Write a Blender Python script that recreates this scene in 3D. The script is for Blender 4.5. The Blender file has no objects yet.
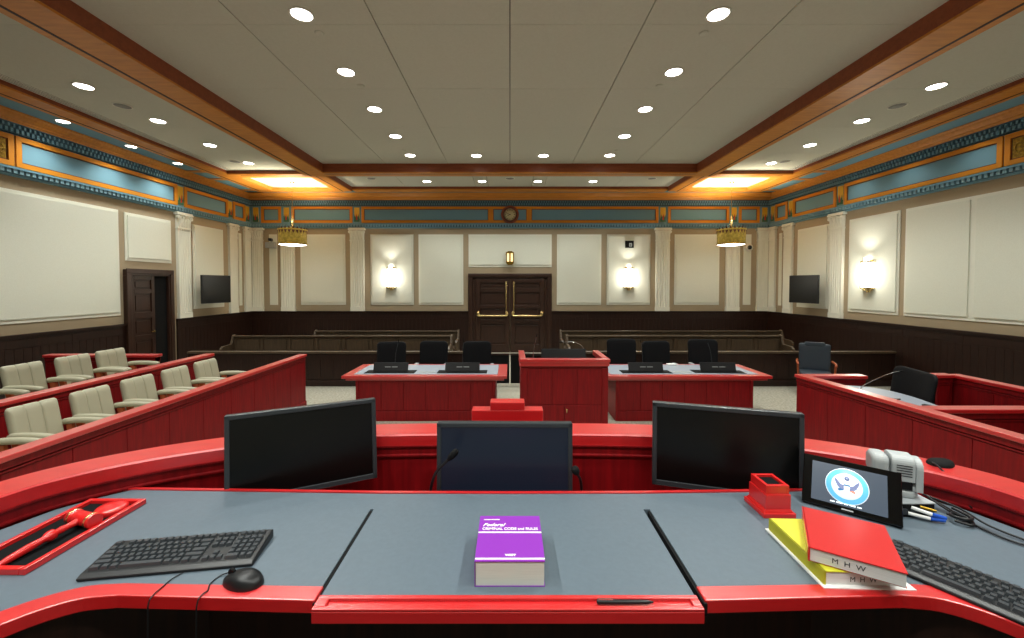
import bpy, bmesh, math, random
from mathutils import Matrix, Vector
random.seed(7)
PI = math.pi
SC = bpy.context.scene
COL = SC.collection

# ------------------------------------------------------------------ materials
def lin(c):
    return tuple(((x/255.0)/12.92 if x/255.0 <= .04045 else ((x/255.0+.055)/1.055)**2.4) for x in c)

def mat(name, rgb, rough=.5, metal=0.0, spec=.5, var=None, scale=6.0, stretch=(1, 1, 1), bump=0.0, coat=0.0, emit=None, estr=0.0, detail=4.0):
    m = bpy.data.materials.new(name); m.use_nodes = True
    nt = m.node_tree; b = nt.nodes['Principled BSDF']
    c = lin(rgb)
    b.inputs['Base Color'].default_value = (*c, 1)
    b.inputs['Roughness'].default_value = rough
    b.inputs['Metallic'].default_value = metal
    b.inputs['Specular IOR Level'].default_value = spec
    b.inputs['Coat Weight'].default_value = coat
    b.inputs['Coat Roughness'].default_value = .15
    if emit:
        b.inputs['Emission Color'].default_value = (*lin(emit), 1)
        b.inputs['Emission Strength'].default_value = estr
    if var or bump:
        tc = nt.nodes.new('ShaderNodeTexCoord'); mp = nt.nodes.new('ShaderNodeMapping')
        mp.inputs['Scale'].default_value = stretch
        nz = nt.nodes.new('ShaderNodeTexNoise'); nz.inputs['Scale'].default_value = scale
        nz.inputs['Detail'].default_value = detail; nz.inputs['Roughness'].default_value = .6
        nt.links.new(tc.outputs['Object'], mp.inputs['Vector']); nt.links.new(mp.outputs[0], nz.inputs['Vector'])
        if var:
            r = nt.nodes.new('ShaderNodeValToRGB')
            r.color_ramp.elements[0].position = .3; r.color_ramp.elements[1].position = .7
            r.color_ramp.elements[0].color = (*lin(var), 1); r.color_ramp.elements[1].color = (*c, 1)
            nt.links.new(nz.outputs['Fac'], r.inputs['Fac']); nt.links.new(r.outputs['Color'], b.inputs['Base Color'])
        if bump:
            bp = nt.nodes.new('ShaderNodeBump'); bp.inputs['Strength'].default_value = bump; bp.inputs['Distance'].default_value = .01
            nt.links.new(nz.outputs['Fac'], bp.inputs['Height']); nt.links.new(bp.outputs[0], b.inputs['Normal'])
    return m

M = {}
M['redlit'] = mat('red stained wood', (204, 24, 27), .34, var=(188, 15, 20), scale=3, stretch=(1.2, 8, 8), spec=.9, coat=1.0)  # same wood as the uprights, brightened: top light put into the colour
M['redlit'].node_tree.nodes['Principled BSDF'].inputs['Coat Roughness'].default_value = .3
M['red'] = mat('shaded red stained wood vertical grain', (138, 9, 16), .5, var=(106, 5, 11), scale=4, stretch=(10, 10, .7), spec=.3)  # upright faces of that wood, darkened: shade put into the colour
M['walnut'] = mat('dark walnut panelling', (50, 28, 20), .42, var=(30, 17, 12), scale=4, stretch=(12, 12, .7), spec=.4)
M['pew'] = mat('brown oak', (88, 72, 54), .4, var=(68, 54, 40), scale=4, stretch=(10, 10, .8), spec=.5)
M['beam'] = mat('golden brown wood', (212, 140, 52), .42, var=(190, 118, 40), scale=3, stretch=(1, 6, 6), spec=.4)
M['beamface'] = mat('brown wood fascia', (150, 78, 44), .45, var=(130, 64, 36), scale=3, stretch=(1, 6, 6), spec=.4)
M['groove'] = mat('dark groove', (48, 24, 16), .6)
M['ceil'] = mat('warm grey ceiling panel', (206, 206, 192), .9, var=(201, 201, 186), scale=30, spec=.1)
M['white'] = mat('white paint', (225, 222, 210), .6)
M['cream'] = mat('cream wall fabric', (232, 234, 220), .9, var=(226, 228, 213), scale=60, bump=.05, spec=.1)
M['creamp'] = mat('cream painted moulding', (234, 234, 220), .55, spec=.3)
M['taupe'] = mat('taupe paint', (170, 154, 128), .8, spec=.2)
M['carpet'] = mat('greige patterned carpet', (176, 172, 158), .95, var=(128, 124, 110), scale=26, bump=.25, spec=.05, detail=8)
M['darkcarpet'] = mat('dark carpet', (40, 38, 36), .95, spec=.05)
M['blue'] = mat('slate blue paint', (116, 156, 172), .7, spec=.2)
M['bluedk'] = mat('deep slate blue paint', (72, 102, 118), .7, spec=.2)
M['bluelt'] = mat('pale blue paint', (128, 164, 178), .7, spec=.2)
M['orange'] = mat('orange gold paint', (214, 136, 34), .55, spec=.3)
M['brownline'] = mat('brown outline paint', (96, 50, 26), .6)
M['yellow'] = mat('ornament yellow', (226, 178, 44), .6)
M['green'] = mat('ornament green', (58, 112, 84), .6)
M['ored'] = mat('ornament red', (200, 60, 36), .6)
M['gold'] = mat('gilt grille', (178, 142, 44), .4, metal=.6, var=(110, 80, 20), scale=24, bump=.6)
M['brass'] = mat('polished brass', (236, 212, 150), .25, metal=1)
M['brassdk'] = mat('aged brass', (150, 118, 40), .35, metal=.9)
M['chrome'] = mat('chrome', (210, 210, 212), .15, metal=1)
M['desk'] = mat('slate grey desk leather', (92, 105, 115), .42, var=(88, 100, 110), scale=60, bump=.03, spec=.35)
M['tblgrey'] = mat('grey table leather', (150, 158, 170), .4, spec=.4)
M['blk'] = mat('black plastic', (22, 23, 25), .4, spec=.4)
M['blkmat'] = mat('matt black', (14, 14, 15), .8, spec=.2)
M['blkgloss'] = mat('gloss black plastic', (8, 8, 9), .08, spec=.6)
M['bezel'] = mat('monitor bezel', (46, 50, 54), .38, spec=.5)
M['screen'] = mat('switched off screen', (8, 9, 9), .3, spec=.3)
M['goldlamp'] = mat('lit gilt lamp shade', (206, 174, 78), .4, metal=.4, var=(130, 104, 40), scale=14, bump=.5, emit=(200, 170, 72), estr=.2)
M['doorwood'] = mat('dark brown door wood', (62, 38, 27), .36, var=(44, 26, 19), scale=4, stretch=(12, 12, .7), spec=.5)
M['speaker'] = mat('speaker mesh', (150, 150, 144), .7)
M['screenblue'] = mat('dark blue idle screen', (10, 14, 24), .3, spec=.4, emit=(30, 38, 52), estr=.45)
M['key'] = mat('keyboard key', (58, 62, 66), .3, spec=.55)
M['leather'] = mat('cream chair leather', (176, 172, 148), .45, spec=.4)
M['blkleather'] = mat('black chair fabric', (14, 15, 18), .75, spec=.2)
M['navy'] = mat('dark blue grey leather', (52, 62, 72), .4, spec=.5)
M['chairwood'] = mat('orange brown chair wood', (160, 74, 36), .4)
M['glow'] = mat('lamp glass', (255, 252, 240), .5, emit=(255, 250, 235), estr=9)
M['glowd'] = mat('downlight lens', (255, 255, 255), .5, emit=(255, 252, 244), estr=14)
M['gloww'] = mat('warm lamp glass', (255, 230, 170), .5, emit=(255, 224, 160), estr=1.3)
M['paper'] = mat('page edges', (218, 226, 216), .8, var=(204, 212, 202), scale=10, stretch=(1, 1, 60))
M['paperw'] = mat('white page edges', (226, 224, 222), .8, var=(206, 204, 202), scale=10, stretch=(1, 1, 60))
M['purple'] = mat('purple book cover', (132, 48, 168), .4, spec=.4)
M['redbook'] = mat('red book cover', (196, 30, 34), .28, spec=.6, coat=.8)
M['yelbook'] = mat('yellow book cover', (208, 206, 52), .5)
M['yelspine'] = mat('olive yellow spine', (176, 172, 20), .5)
M['whitep'] = mat('white card', (236, 236, 234), .6)
M['ink'] = mat('black ink', (44, 42, 46), .8)
M['felt'] = mat('black felt', (22, 23, 24), .95, spec=.05)
M['gavel'] = mat('red lacquered wood', (206, 30, 30), .28, spec=.5, coat=.5)
M['ptz'] = mat('light grey camera plastic', (172, 177, 178), .45, spec=.4)
M['alu'] = mat('brushed aluminium', (168, 174, 178), .4, metal=.1)
M['bluepl'] = mat('blue plastic plug', (30, 84, 190), .4)
M['clockface'] = mat('aged ivory clock face', (206, 196, 150), .6)
M['tab_screen'] = mat('tablet screen', (62, 72, 86), .25, emit=(72, 84, 100), estr=.35)
M['sealblue'] = mat('seal blue', (90, 170, 220), .4, emit=(110, 196, 240), estr=.8)
M['seallight'] = mat('seal pale', (220, 232, 240), .4, emit=(226, 236, 244), estr=.85)
M['sealslate'] = mat('seal slate', (110, 120, 160), .4, emit=(112, 122, 164), estr=.6)
M['sealdk'] = mat('seal dark blue', (40, 100, 150), .4, emit=(50, 110, 160), estr=.6)
M['sealred'] = mat('seal red', (200, 130, 110), .4, emit=(208, 140, 120), estr=.6)

# ------------------------------------------------------------------ mesh builder
class MB:
    def __init__(s, xf=None):
        s.v = []; s.f = []; s.mi = []; s.sm = []; s.M = xf or Matrix.Identity(4)
    def add(s, vs, fs, mi=0, smooth=False, xf=None):
        o = len(s.v); T = s.M @ xf if xf is not None else s.M
        s.v += [tuple(T @ Vector(p)) for p in vs]
        for f in fs:
            s.f.append([i+o for i in f]); s.mi.append(mi); s.sm.append(smooth)
        return s
    def box(s, x0, x1, y0, y1, z0, z1, mi=0, xf=None):
        vs = [(x0, y0, z0), (x1, y0, z0), (x1, y1, z0), (x0, y1, z0), (x0, y0, z1), (x1, y0, z1), (x1, y1, z1), (x0, y1, z1)]
        return s.add(vs, [(0, 3, 2, 1), (4, 5, 6, 7), (0, 1, 5, 4), (1, 2, 6, 5), (2, 3, 7, 6), (3, 0, 4, 7)], mi, False, xf)
    def frustum(s, a, b, z0, z1, mi=0, xf=None):
        # a, b = (x0,x1,y0,y1) at z0 and z1
        vs = [(a[0], a[2], z0), (a[1], a[2], z0), (a[1], a[3], z0), (a[0], a[3], z0), (b[0], b[2], z1), (b[1], b[2], z1), (b[1], b[3], z1), (b[0], b[3], z1)]
        return s.add(vs, [(0, 3, 2, 1), (4, 5, 6, 7), (0, 1, 5, 4), (1, 2, 6, 5), (2, 3, 7, 6), (3, 0, 4, 7)], mi, False, xf)
    def prism(s, poly, z0, z1, mi=0, xf=None, smooth=False):
        n = len(poly)
        vs = [(p[0], p[1], z0) for p in poly]+[(p[0], p[1], z1) for p in poly]
        fs = [tuple(range(n-1, -1, -1)), tuple(range(n, 2*n))]+[(i, (i+1) % n, n+(i+1) % n, n+i) for i in range(n)]
        return s.add(vs, fs, mi, smooth, xf)
    def extr(s, prof, u0, u1, mi=0, xf=None):
        # profile in (y,z), extruded along x
        n = len(prof)
        vs = [(u0, p[0], p[1]) for p in prof]+[(u1, p[0], p[1]) for p in prof]
        fs = [tuple(range(n)), tuple(range(2*n-1, n-1, -1))]+[(i, n+i, n+(i+1) % n, (i+1) % n) for i in range(n)]
        return s.add(vs, fs, mi, False, xf)
    def lathe(s, prof, n=24, mi=0, xf=None, smooth=True, caps=True):
        vs = []; fs = []
        for r, z in prof:
            for k in range(n):
                a = 2*PI*k/n; vs.append((r*math.cos(a), r*math.sin(a), z))
        for i in range(len(prof)-1):
            for k in range(n):
                fs.append((i*n+k, i*n+(k+1) % n, (i+1)*n+(k+1) % n, (i+1)*n+k))
        s.add(vs, fs, mi, smooth, xf)
        if caps:
            for i in (0, len(prof)-1):
                if prof[i][0] > 1e-5:
                    s.add(vs[i*n:(i+1)*n], [tuple(range(n))], mi, False, xf)
        return s
    def cyl(s, c, r, h, n=20, axis='Z', mi=0, r2=None, xf=None):
        R = {'Z': Matrix.Identity(4), 'X': Matrix.Rotation(PI/2, 4, 'Y'), 'Y': Matrix.Rotation(-PI/2, 4, 'X')}[axis]
        T = Matrix.Translation(c) @ R
        if xf is not None: T = xf @ T
        return s.lathe([(r, 0), (r if r2 is None else r2, h)], n, mi, T)
    def tube(s, pts, r, n=8, mi=0, xf=None):
        pts = [Vector(p) for p in pts]; m = len(pts); vs = []; fs = []
        rr = r if isinstance(r, (list, tuple)) else [r]*m
        up = Vector((0, 0, 1))
        d0 = (pts[1]-pts[0]).normalized()
        if abs(d0.dot(up)) > .9: up = Vector((1, 0, 0))
        nrm = (up-d0*up.dot(d0)).normalized()
        for i, p in enumerate(pts):
            d = (pts[min(i+1, m-1)]-pts[max(i-1, 0)]).normalized()
            nrm = (nrm-d*nrm.dot(d)).normalized(); b = d.cross(nrm)
            for k in range(n):
                a = 2*PI*k/n; vs.append(tuple(p+(nrm*math.cos(a)+b*math.sin(a))*rr[i]))
        for i in range(m-1):
            for k in range(n):
                fs.append((i*n+k, i*n+(k+1) % n, (i+1)*n+(k+1) % n, (i+1)*n+k))
        s.add(vs, fs, mi, True, xf)
        s.add(vs[:n], [tuple(range(n))], mi, False, xf); s.add(vs[-n:], [tuple(range(n))], mi, False, xf)
        return s
    def sweep(s, path, prof, mi=0, closed_prof=True):
        # path in xy, profile (off, z): offset to the LEFT normal of the path is positive
        P = [Vector((p[0], p[1])) for p in path]; m = len(P); n = len(prof); vs = []; fs = []
        for i, p in enumerate(P):
            a = (P[i]-P[i-1]).normalized() if i > 0 else None
            b = (P[i+1]-P[i]).normalized() if i < m-1 else None
            t = ((a+b).normalized() if a is not None and b is not None else (a if b is None else b))
            nn = Vector((-t.y, t.x)); k = 1.0
            if a is not None and b is not None: k = 1/max(.5, nn.dot(Vector((-a.y, a.x))))
            for o, z in prof: vs.append((p.x+nn.x*o*k, p.y+nn.y*o*k, z))
        for i in range(m-1):
            for j in range(n if closed_prof else n-1):
                fs.append((i*n+j, i*n+(j+1) % n, (i+1)*n+(j+1) % n, (i+1)*n+j))
        s.add(vs, fs, mi)
        s.add(vs[:n], [tuple(range(n))], mi); s.add(vs[-n:], [tuple(range(n))], mi)
        return s
    def pad(s, w, h, r, t, mi=0, xf=None, fr=None, curve=0.0, tp=1.0, rings=7, bulge=.5):
        # soft rounded slab in the xz plane (thickness along y, front = -y); fr(x,z) adds surface relief to the front
        out = []; k = 7
        for cx, cz, a0 in ((w/2-r, h/2-r, 0), (-w/2+r, h/2-r, PI/2), (-w/2+r, -h/2+r, PI), (w/2-r, -h/2+r, 1.5*PI)):
            for i in range(k):
                a = a0+PI/2*i/(k-1); out.append((cx+r*math.cos(a), cz+r*math.sin(a)))
        dense = []
        for i in range(len(out)):
            a = out[i]; b = out[(i+1) % len(out)]; L = math.hypot(a[0]-b[0], a[1]-b[1]); q = max(1, int(L/.03))
            for j in range(q): dense.append((a[0]+(b[0]-a[0])*j/q, a[1]+(b[1]-a[1])*j/q))
        out = dense; n = len(out); vs = []; fs = []
        def P(x, z, y):
            sx = 1+(tp-1)*(z/h+.5)
            X = x*sx
            return (X, y+curve*(X*X)/(w*w/4)*-1, z)
        sc = [1-(i/rings)**1.5*.999 for i in range(rings+1)]
        for side in (-1, 1):
            for i, q in enumerate(sc):
                e = 1-q
                th = t/2*(1-bulge*max(0, 1-e*4)**2) if e < .25 else t/2
                for x, z in out:
                    y = side*th
                    if side < 0 and fr: y -= fr(x*q, z*q)*min(1, e*5)
                    vs.append(P(x*q, z*q, y))
        R = rings+1
        for sd in range(2):
            o = sd*R*n
            for i in range(R-1):
                for k2 in range(n):
                    fs.append((o+i*n+k2, o+i*n+(k2+1) % n, o+(i+1)*n+(k2+1) % n, o+(i+1)*n+k2))
            fs.append(tuple(o+(R-1)*n+k2 for k2 in range(n)))
        for k2 in range(n): fs.append((k2, (k2+1) % n, R*n+(k2+1) % n, R*n+k2))
        s.add(vs, fs, mi, True, xf)
        return s
    def build(s, name, mats, parent=None, loc=None, rot=None, bev=0.0, label=None):
        me = bpy.data.meshes.new(name)
        me.from_pydata(s.v, [], s.f)
        if not isinstance(mats, (list, tuple)): mats = [mats]
        for m in mats: me.materials.append(M[m] if isinstance(m, str) else m)
        me.polygons.foreach_set('material_index', s.mi)
        me.polygons.foreach_set('use_smooth', s.sm)
        b = bmesh.new(); b.from_mesh(me); bmesh.ops.recalc_face_normals(b, faces=b.faces); b.to_mesh(me); b.free()
        o = bpy.data.objects.new(name, me); COL.objects.link(o)
        if parent is not None: o.parent = parent
        if loc is not None: o.location = loc
        if rot is not None: o.rotation_euler = rot
        if bev:
            md = o.modifiers.new('b', 'BEVEL'); md.width = bev; md.segments = 2; md.limit_method = 'ANGLE'; md.angle_limit = math.radians(40)
        if label: o['label'] = label
        return o

def thing(name, label, cat, loc=(0, 0, 0), rot=(0, 0, 0), group=None):
    o = bpy.data.objects.new(name, None); COL.objects.link(o); o.empty_display_size = .1
    o.location = loc; o.rotation_euler = rot; o['label'] = label; o['category'] = cat
    if group: o['group'] = group
    return o
def tag(o, label, cat, group=None):
    o['label'] = label; o['category'] = cat
    if group: o['group'] = group
    return o
def struct(o): o['kind'] = 'structure'; return o
def sempty(name):
    o = bpy.data.objects.new(name, None); COL.objects.link(o); o['kind'] = 'structure'; return o
def kids(o): return [c for c in bpy.data.objects if c.parent == o]
def dup(root, loc=None, rot=None, label=None):
    def cp(o, par):
        c = o.copy(); COL.objects.link(c); c.parent = par
        for ch in KIDS.get(o.name, []): cp(ch, c)
        return c
    KIDS = {}
    for o in bpy.data.objects:
        if o.parent: KIDS.setdefault(o.parent.name, []).append(o)
    r = cp(root, None)
    if loc is not None: r.location = loc
    if rot is not None: r.rotation_euler = rot
    if label: r['label'] = label
    return r
def text(name, body, size, mt, parent, loc, rot=(0, 0, 0), ext=.0004, align='LEFT', shear=0, bold=0, sx=1):
    c = bpy.data.curves.new(name, 'FONT'); c.body = body; c.size = size; c.extrude = ext; c.align_x = align; c.shear = shear; c.offset = bold
    c.materials.append(M[mt]); o = bpy.data.objects.new(name, c); COL.objects.link(o); o.parent = parent
    me = bpy.data.meshes.new_from_object(o); bpy.data.objects.remove(o); bpy.data.curves.remove(c)
    o = bpy.data.objects.new(name, me); COL.objects.link(o); o.parent = parent
    o.location = loc; o.rotation_euler = rot; o.scale = (sx, 1, 1)
    return o
def catmull(pts, k=8):
    P = [Vector(p) for p in pts]; P = [2*P[0]-P[1]]+P+[2*P[-1]-P[-2]]; out = []
    for i in range(1, len(P)-2):
        for j in range(k):
            t = j/k; a, b, c, d = P[i-1], P[i], P[i+1], P[i+2]
            out.append(.5*((2*b)+(c-a)*t+(2*a-5*b+4*c-d)*t*t+(3*b-a-3*c+d)*t**3))
    out.append(P[-2]); return [tuple(p) for p in out]

# ------------------------------------------------------------------ room dimensions (metres; camera stands at the origin, looks along +y)
W = 8.83; YB = 14.0; YF = -3.0; HC = 5.42; HS = 5.32; HB = 5.18

# floor
struct(MB().box(-W-.2, W+.2, YF-.2, YB+.2, -.1, 0).build('floor', 'carpet'))

# walls in wall-local frames: x = along wall, y = out of the wall into the room, z = up
F_B = Matrix(((1, 0, 0, 0), (0, -1, 0, YB), (0, 0, 1, 0), (0, 0, 0, 1)))
F_L = Matrix(((0, 1, 0, -W), (1, 0, 0, 0), (0, 0, 1, 0), (0, 0, 0, 1)))
F_R = Matrix(((0, -1, 0, W), (1, 0, 0, 0), (0, 0, 1, 0), (0, 0, 0, 1)))

def wainscot(xf, par, segs):
    mb = MB(xf)
    for a, b in segs:
        mb.box(a, b, 0, .03, 0, 1.38)
        mb.box(a, b, 0, .07, 1.37, 1.412); mb.box(a, b, 0, .05, 1.33, 1.37); mb.box(a, b, 0, .055, 0, .16)
        n = max(1, round((b-a)/1.25)); w = (b-a)/n
        for i in range(n):
            x0 = a+i*w; x1 = x0+w
            mb.box(x0+.004, x1-.004, .03, .042, 1.17, 1.325); 
            q = max(1, round(w/.14)); ww = w/q
            for j in range(q): mb.box(x0+j*ww+.004, x0+(j+1)*ww-.0015, .03, .04, .17, 1.16)
    mb.build('wainscot', 'walnut', par)
def panel(xf, par, a, b, z0, z1, inner=None):
    mb = MB(xf)
    mb.box(a, b, 0, .018, z0, z1, 0)
    for (c, d) in (inner or [(a+.055, b-.055)] if b-a > .5 else [(a+.02, b-.02)]):
        mb.box(c, d, .018, .04 if b-a > .5 else .024, z0+(.075 if b-a > .5 else .03), z1-.06, 1)
    mb.build('wall_panel', ['creamp', 'cream'], par, bev=.004)
def pilaster(xf, par, c, w=.44, corner=False, cap=True):
    T = xf @ Matrix.Translation((c, 0, 1.412)) @ Matrix.Diagonal((1, .72, 1, 1))
    H = 4.235-1.412; ch = .44
    mb = MB(T); h = w/2
    prof = [(-h, 0), (-h, .10)]
    nf = 5; g = .05; sp = (w-.06)/nf
    for i in range(nf):
        x0 = -h+.03+i*sp+(sp-g)/2
        prof += [(x0, .10), (x0+.008, .085), (x0+g/2, .076), (x0+g-.008, .085), (x0+g, .10)]
    prof += [(h, .10), (h, 0)]
    mb.prism(prof, .14, H-ch, 0)
    mb.box(-h-.008, h+.008, 0, .108, 0, .14)
    o = mb.build('pilaster', 'creamp', par)
    mb = MB(T); z = H-ch
    mb.box(-h-.012, h+.012, 0, .115, z, z+.035)
    mb.frustum((-h, h, 0, .1), (-h-.01, h+.01, 0, .115), z+.035, H-.09)
    # leaf rows
    for row, (zz, hh, n, y) in enumerate(((z+.04, .15, 5, .115), (z+.14, .16, 4, .125))):
        lw = w/n
        for i in range(n):
            x = -h+lw*(i+.5); q = lw*.42
            mb.add([(x-q, y-.015, zz), (x+q, y-.015, zz), (x+q*.9, y+.005, zz+hh*.7), (x, y+.04, zz+hh), (x-q*.9, y+.005, zz+hh*.7), (x, y+.02, zz+hh*.4)],
                   [(0, 1, 5), (1, 2, 5), (2, 3, 5), (3, 4, 5), (4, 0, 5)], 0, False)
    # volutes
    for sx in (-1, 1):
        mb.cyl((sx*(h-.005), .09, H-.14), .055, .06, 16, 'Y'); mb.cyl((sx*(h-.005), .14, H-.14), .025, .025, 12, 'Y')
        mb.cyl((sx*.06, .09, H-.125), .035, .05, 14, 'Y')
    mb.cyl((0, .12, H-.065), .035, .05, 12, 'Y')
    mb.box(-h-.055, h+.055, 0, .155, H-.075, H-.03); mb.box(-h-.045, h+.045, 0, .14, H-.03, H)
    mb.build('capital', 'creamp', o)
def dentils(xf, par, a, b, z0, z1, lo=True):
    mb = MB(xf)
    if lo:
        mb.box(a, b, 0, .05, z0-.02, z0+.02, 1); mb.box(a, b, 0, .045, z0+.02, z1-.02, 0); mb.box(a, b, 0, .11, z1-.02, z1+.015, 1)
        n = int((b-a)/.095)
        for i in range(n): mb.box(a+i*.095+.012, a+i*.095+.07, .045, .095, z0+.03, z1-.02, 2)
    else:
        zm = (z0+z1)/2
        mb.box(a, b, 0, .06, z0, z1, 0); mb.box(a, b, 0, .1, z1-.025, z1, 1); mb.box(a, b, 0, .075, z0, z0+.012, 1); mb.box(a, b, 0, .085, zm-.01, zm+.004, 1)
        n = int((b-a)/.08)
        for i in range(n):
            mb.box(a+i*.08+.012, a+i*.08+.052, .06, .092, z0+.02, zm-.01, 2); mb.box(a+i*.08+.05, a+i*.08+.08, .06, .095, zm+.012, z1-.03, 2)
    mb.build('dentil_band', ['bluedk', 'blue', 'bluelt'] if lo else ['bluedk', 'bluedk', 'blue'], par)
def frieze(xf, par, a, b, frames, lotus, golds=()):
    MB(xf).box(a, b, 0, .02, 4.37, 4.99).build('frieze_band', 'blue', par)
    for (u0, u1) in list(frames)+list(golds):
        z0, z1 = 4.405, 4.955; t = .085; mb = MB(xf)
        mb.box(u0, u1, .02, .05, z0, z0+t); mb.box(u0, u1, .02, .05, z1-t, z1); mb.box(u0, u0+t, .02, .05, z0+t, z1-t); mb.box(u1-t, u1, .02, .05, z0+t, z1-t)
        e = .018
        mb.box(u0+t, u1-t, .02, .03, z0+t, z0+t+e, 1); mb.box(u0+t, u1-t, .02, .03, z1-t-e, z1-t, 1)
        mb.box(u0+t, u0+t+e, .02, .03, z0+t+e, z1-t-e, 1); mb.box(u1-t-e, u1-t, .02, .03, z0+t+e, z1-t-e, 1)
        f = mb.build('frieze_frame', ['orange', 'brownline'], par)
        if (u0, u1) in golds:
            g = MB(xf); g.box(u0+t+e, u1-t-e, .02, .028, z0+t+e, z1-t-e)
            w_ = u1-u0-2*(t+e); h_ = z1-z0-2*(t+e); cx = (u0+u1)/2; cz = (z0+z1)/2
            for k in range(6):
                an = PI*k/6
                dx, dz = math.cos(an)*w_/2, math.sin(an)*h_/2
                g.tube([(cx-dx, .03, cz-dz), (cx+dx, .03, cz+dz)], .008, 6)
            for rr in (.3, .6, .9):
                g.tube([(cx+math.cos(t_*PI/12)*w_/2*rr, .032, cz+math.sin(t_*PI/12)*h_/2*rr) for t_ in range(25)], .008, 6)
            g.build('grille', 'gold', f)
    for c in lotus:
        mb = MB(xf); w2 = .09
        mb.box(c-w2, c+w2, .02, .03, 4.44, 4.93, 0)
        def leaf(x, z0, wd, hh, mi, y):
            mb.add([(x-wd, y, z0), (x+wd, y, z0), (x+wd*.7, y+.008, z0+hh*.55), (x, y, z0+hh), (x-wd*.7, y+.008, z0+hh*.55)], [(0, 1, 2, 3, 4)], mi)
        mb.box(c-w2, c+w2, .03, .036, 4.44, 4.55, 1)
        for x, hh in ((-.065, .26), (.065, .26), (-.03, .2), (.03, .2)): leaf(c+x, 4.45, .028, hh, 1, .04)
        leaf(c, 4.5, .028, .22, 2, .05)
        mb.build('lotus_ornament', ['yellow', 'green', 'ored'], par)
def crown(xf, par, a, b, blue_to, wide=.24):
    mb = MB(xf)
    k = wide/.24
    mb.extr([(0, 5.16), (.10, 5.16), (.11, 5.18), (.13*k, 5.19), (.135*k, 5.215), (.17*k, 5.235), (.205*k, 5.27), (.22*k, 5.30), (wide, 5.315), (wide, 5.34), (0, 5.34)], a, b)
    mb.build('crown_moulding', 'beam', par)
    MB(xf).box(a, b, .2, blue_to+.03, 5.335, 5.36).build('soffit_strip', 'blue', par)

wall_back = struct(MB().box(-W-.2, W+.2, YB, YB+.2, 0, HC+.2).build('wall_back', 'taupe'))
wall_left = struct(MB().box(-W-.2, -W, YF, YB, 0, HC+.2).build('wall_left', 'taupe'))
wall_right = struct(MB().box(W, W+.2, YF, YB, 0, HC+.2).build('wall_right', 'taupe'))
wall_front = struct(MB().box(-W-.2, W+.2, YF-.2, YF, 0, HC+.2).build('wall_front', 'cream'))

wainscot(F_B, wall_back, [(-W, -1.42), (1.42, W)])
wainscot(F_L, wall_left, [(YF, 9.45), (10.82, YB)])
wainscot(F_R, wall_right, [(YF, YB)])
for a, b in ((-8.19, -7.92), (-7.13, -5.6), (-4.75, -3.28), (-3.11, -1.59), (1.6, 3.11), (3.3, 4.78), (5.6, 7.13), (7.95, 8.21)):
    panel(F_B, wall_back, a, b, 1.62, 4.02)
panel(F_B, wall_back, -1.41, 1.42, 2.91, 4.02)
for c in (-8.58, -7.55, -5.19, 5.19, 7.57, 8.58): pilaster(F_B, wall_back, c, .36 if abs(c) > 8 else .46)
panel(F_L, wall_left, 5.4, 9.27, 1.61, 3.99); panel(F_L, wall_left, 1.2, 5.2, 1.61, 3.99)
panel(F_L, wall_left, 9.42, 10.7, 2.86, 3.97); panel(F_L, wall_left, 11.42, 12.64, 1.63, 3.99); panel(F_L, wall_left, 13.36, 13.5, 1.63, 3.99)
for c, w in ((11.08, .43), (13.05, .36), (13.76, .3)): pilaster(F_L, wall_left, c, w)
panel(F_R, wall_right, 5.0, 9.17, 1.61, 3.99, [(7.88, 9.12), (6.35, 7.77), (5.06, 6.24)]); panel(F_R, wall_right, 1.2, 4.85, 1.61, 3.99)
panel(F_R, wall_right, 9.3, 10.69, 1.61, 3.99); panel(F_R, wall_right, 11.36, 12.6, 1.63, 3.99); panel(F_R, wall_right, 13.33, 13.47, 1.63, 3.99)
for c, w in ((11.06, .43), (12.98, .38), (13.76, .3)): pilaster(F_R, wall_right, c, w)
for xf, wl, a, b, fr, lo, go in (
    (F_B, wall_back, -W, W, [(-8.43, -7.76), (-7.4, -5.34), (-5.03, -.65), (-.65, .65), (.65, 5.03), (5.36, 7.43), (7.76, 8.46)], (-8.62, -7.58, -5.19, 5.19, 7.6, 8.64), ()),
    (F_L, wall_left, YF, YB, [(3.0, 6.3), (7.36, 10.9), (11.14, 12.85), (13.09, 13.68)], (11.02, 12.97, 13.82, 2.87), [(6.38, 7.33)]),
    (F_R, wall_right, YF, YB, [(3.0, 6.3), (7.38, 10.85), (11.12, 12.8), (13.06, 13.65)], (10.985, 12.93, 13.8, 2.87), [(6.38, 7.35)])):
    frieze(xf, wl, a, b, fr, lo, go)
    dentils(xf, wl, a, b, 4.245, 4.365); dentils(xf, wl, a, b, 4.975, 5.165, False)
    crown(xf, wl, a, b, .69 if wl is not wall_back else .56, .24 if wl is not wall_back else .46)

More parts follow.
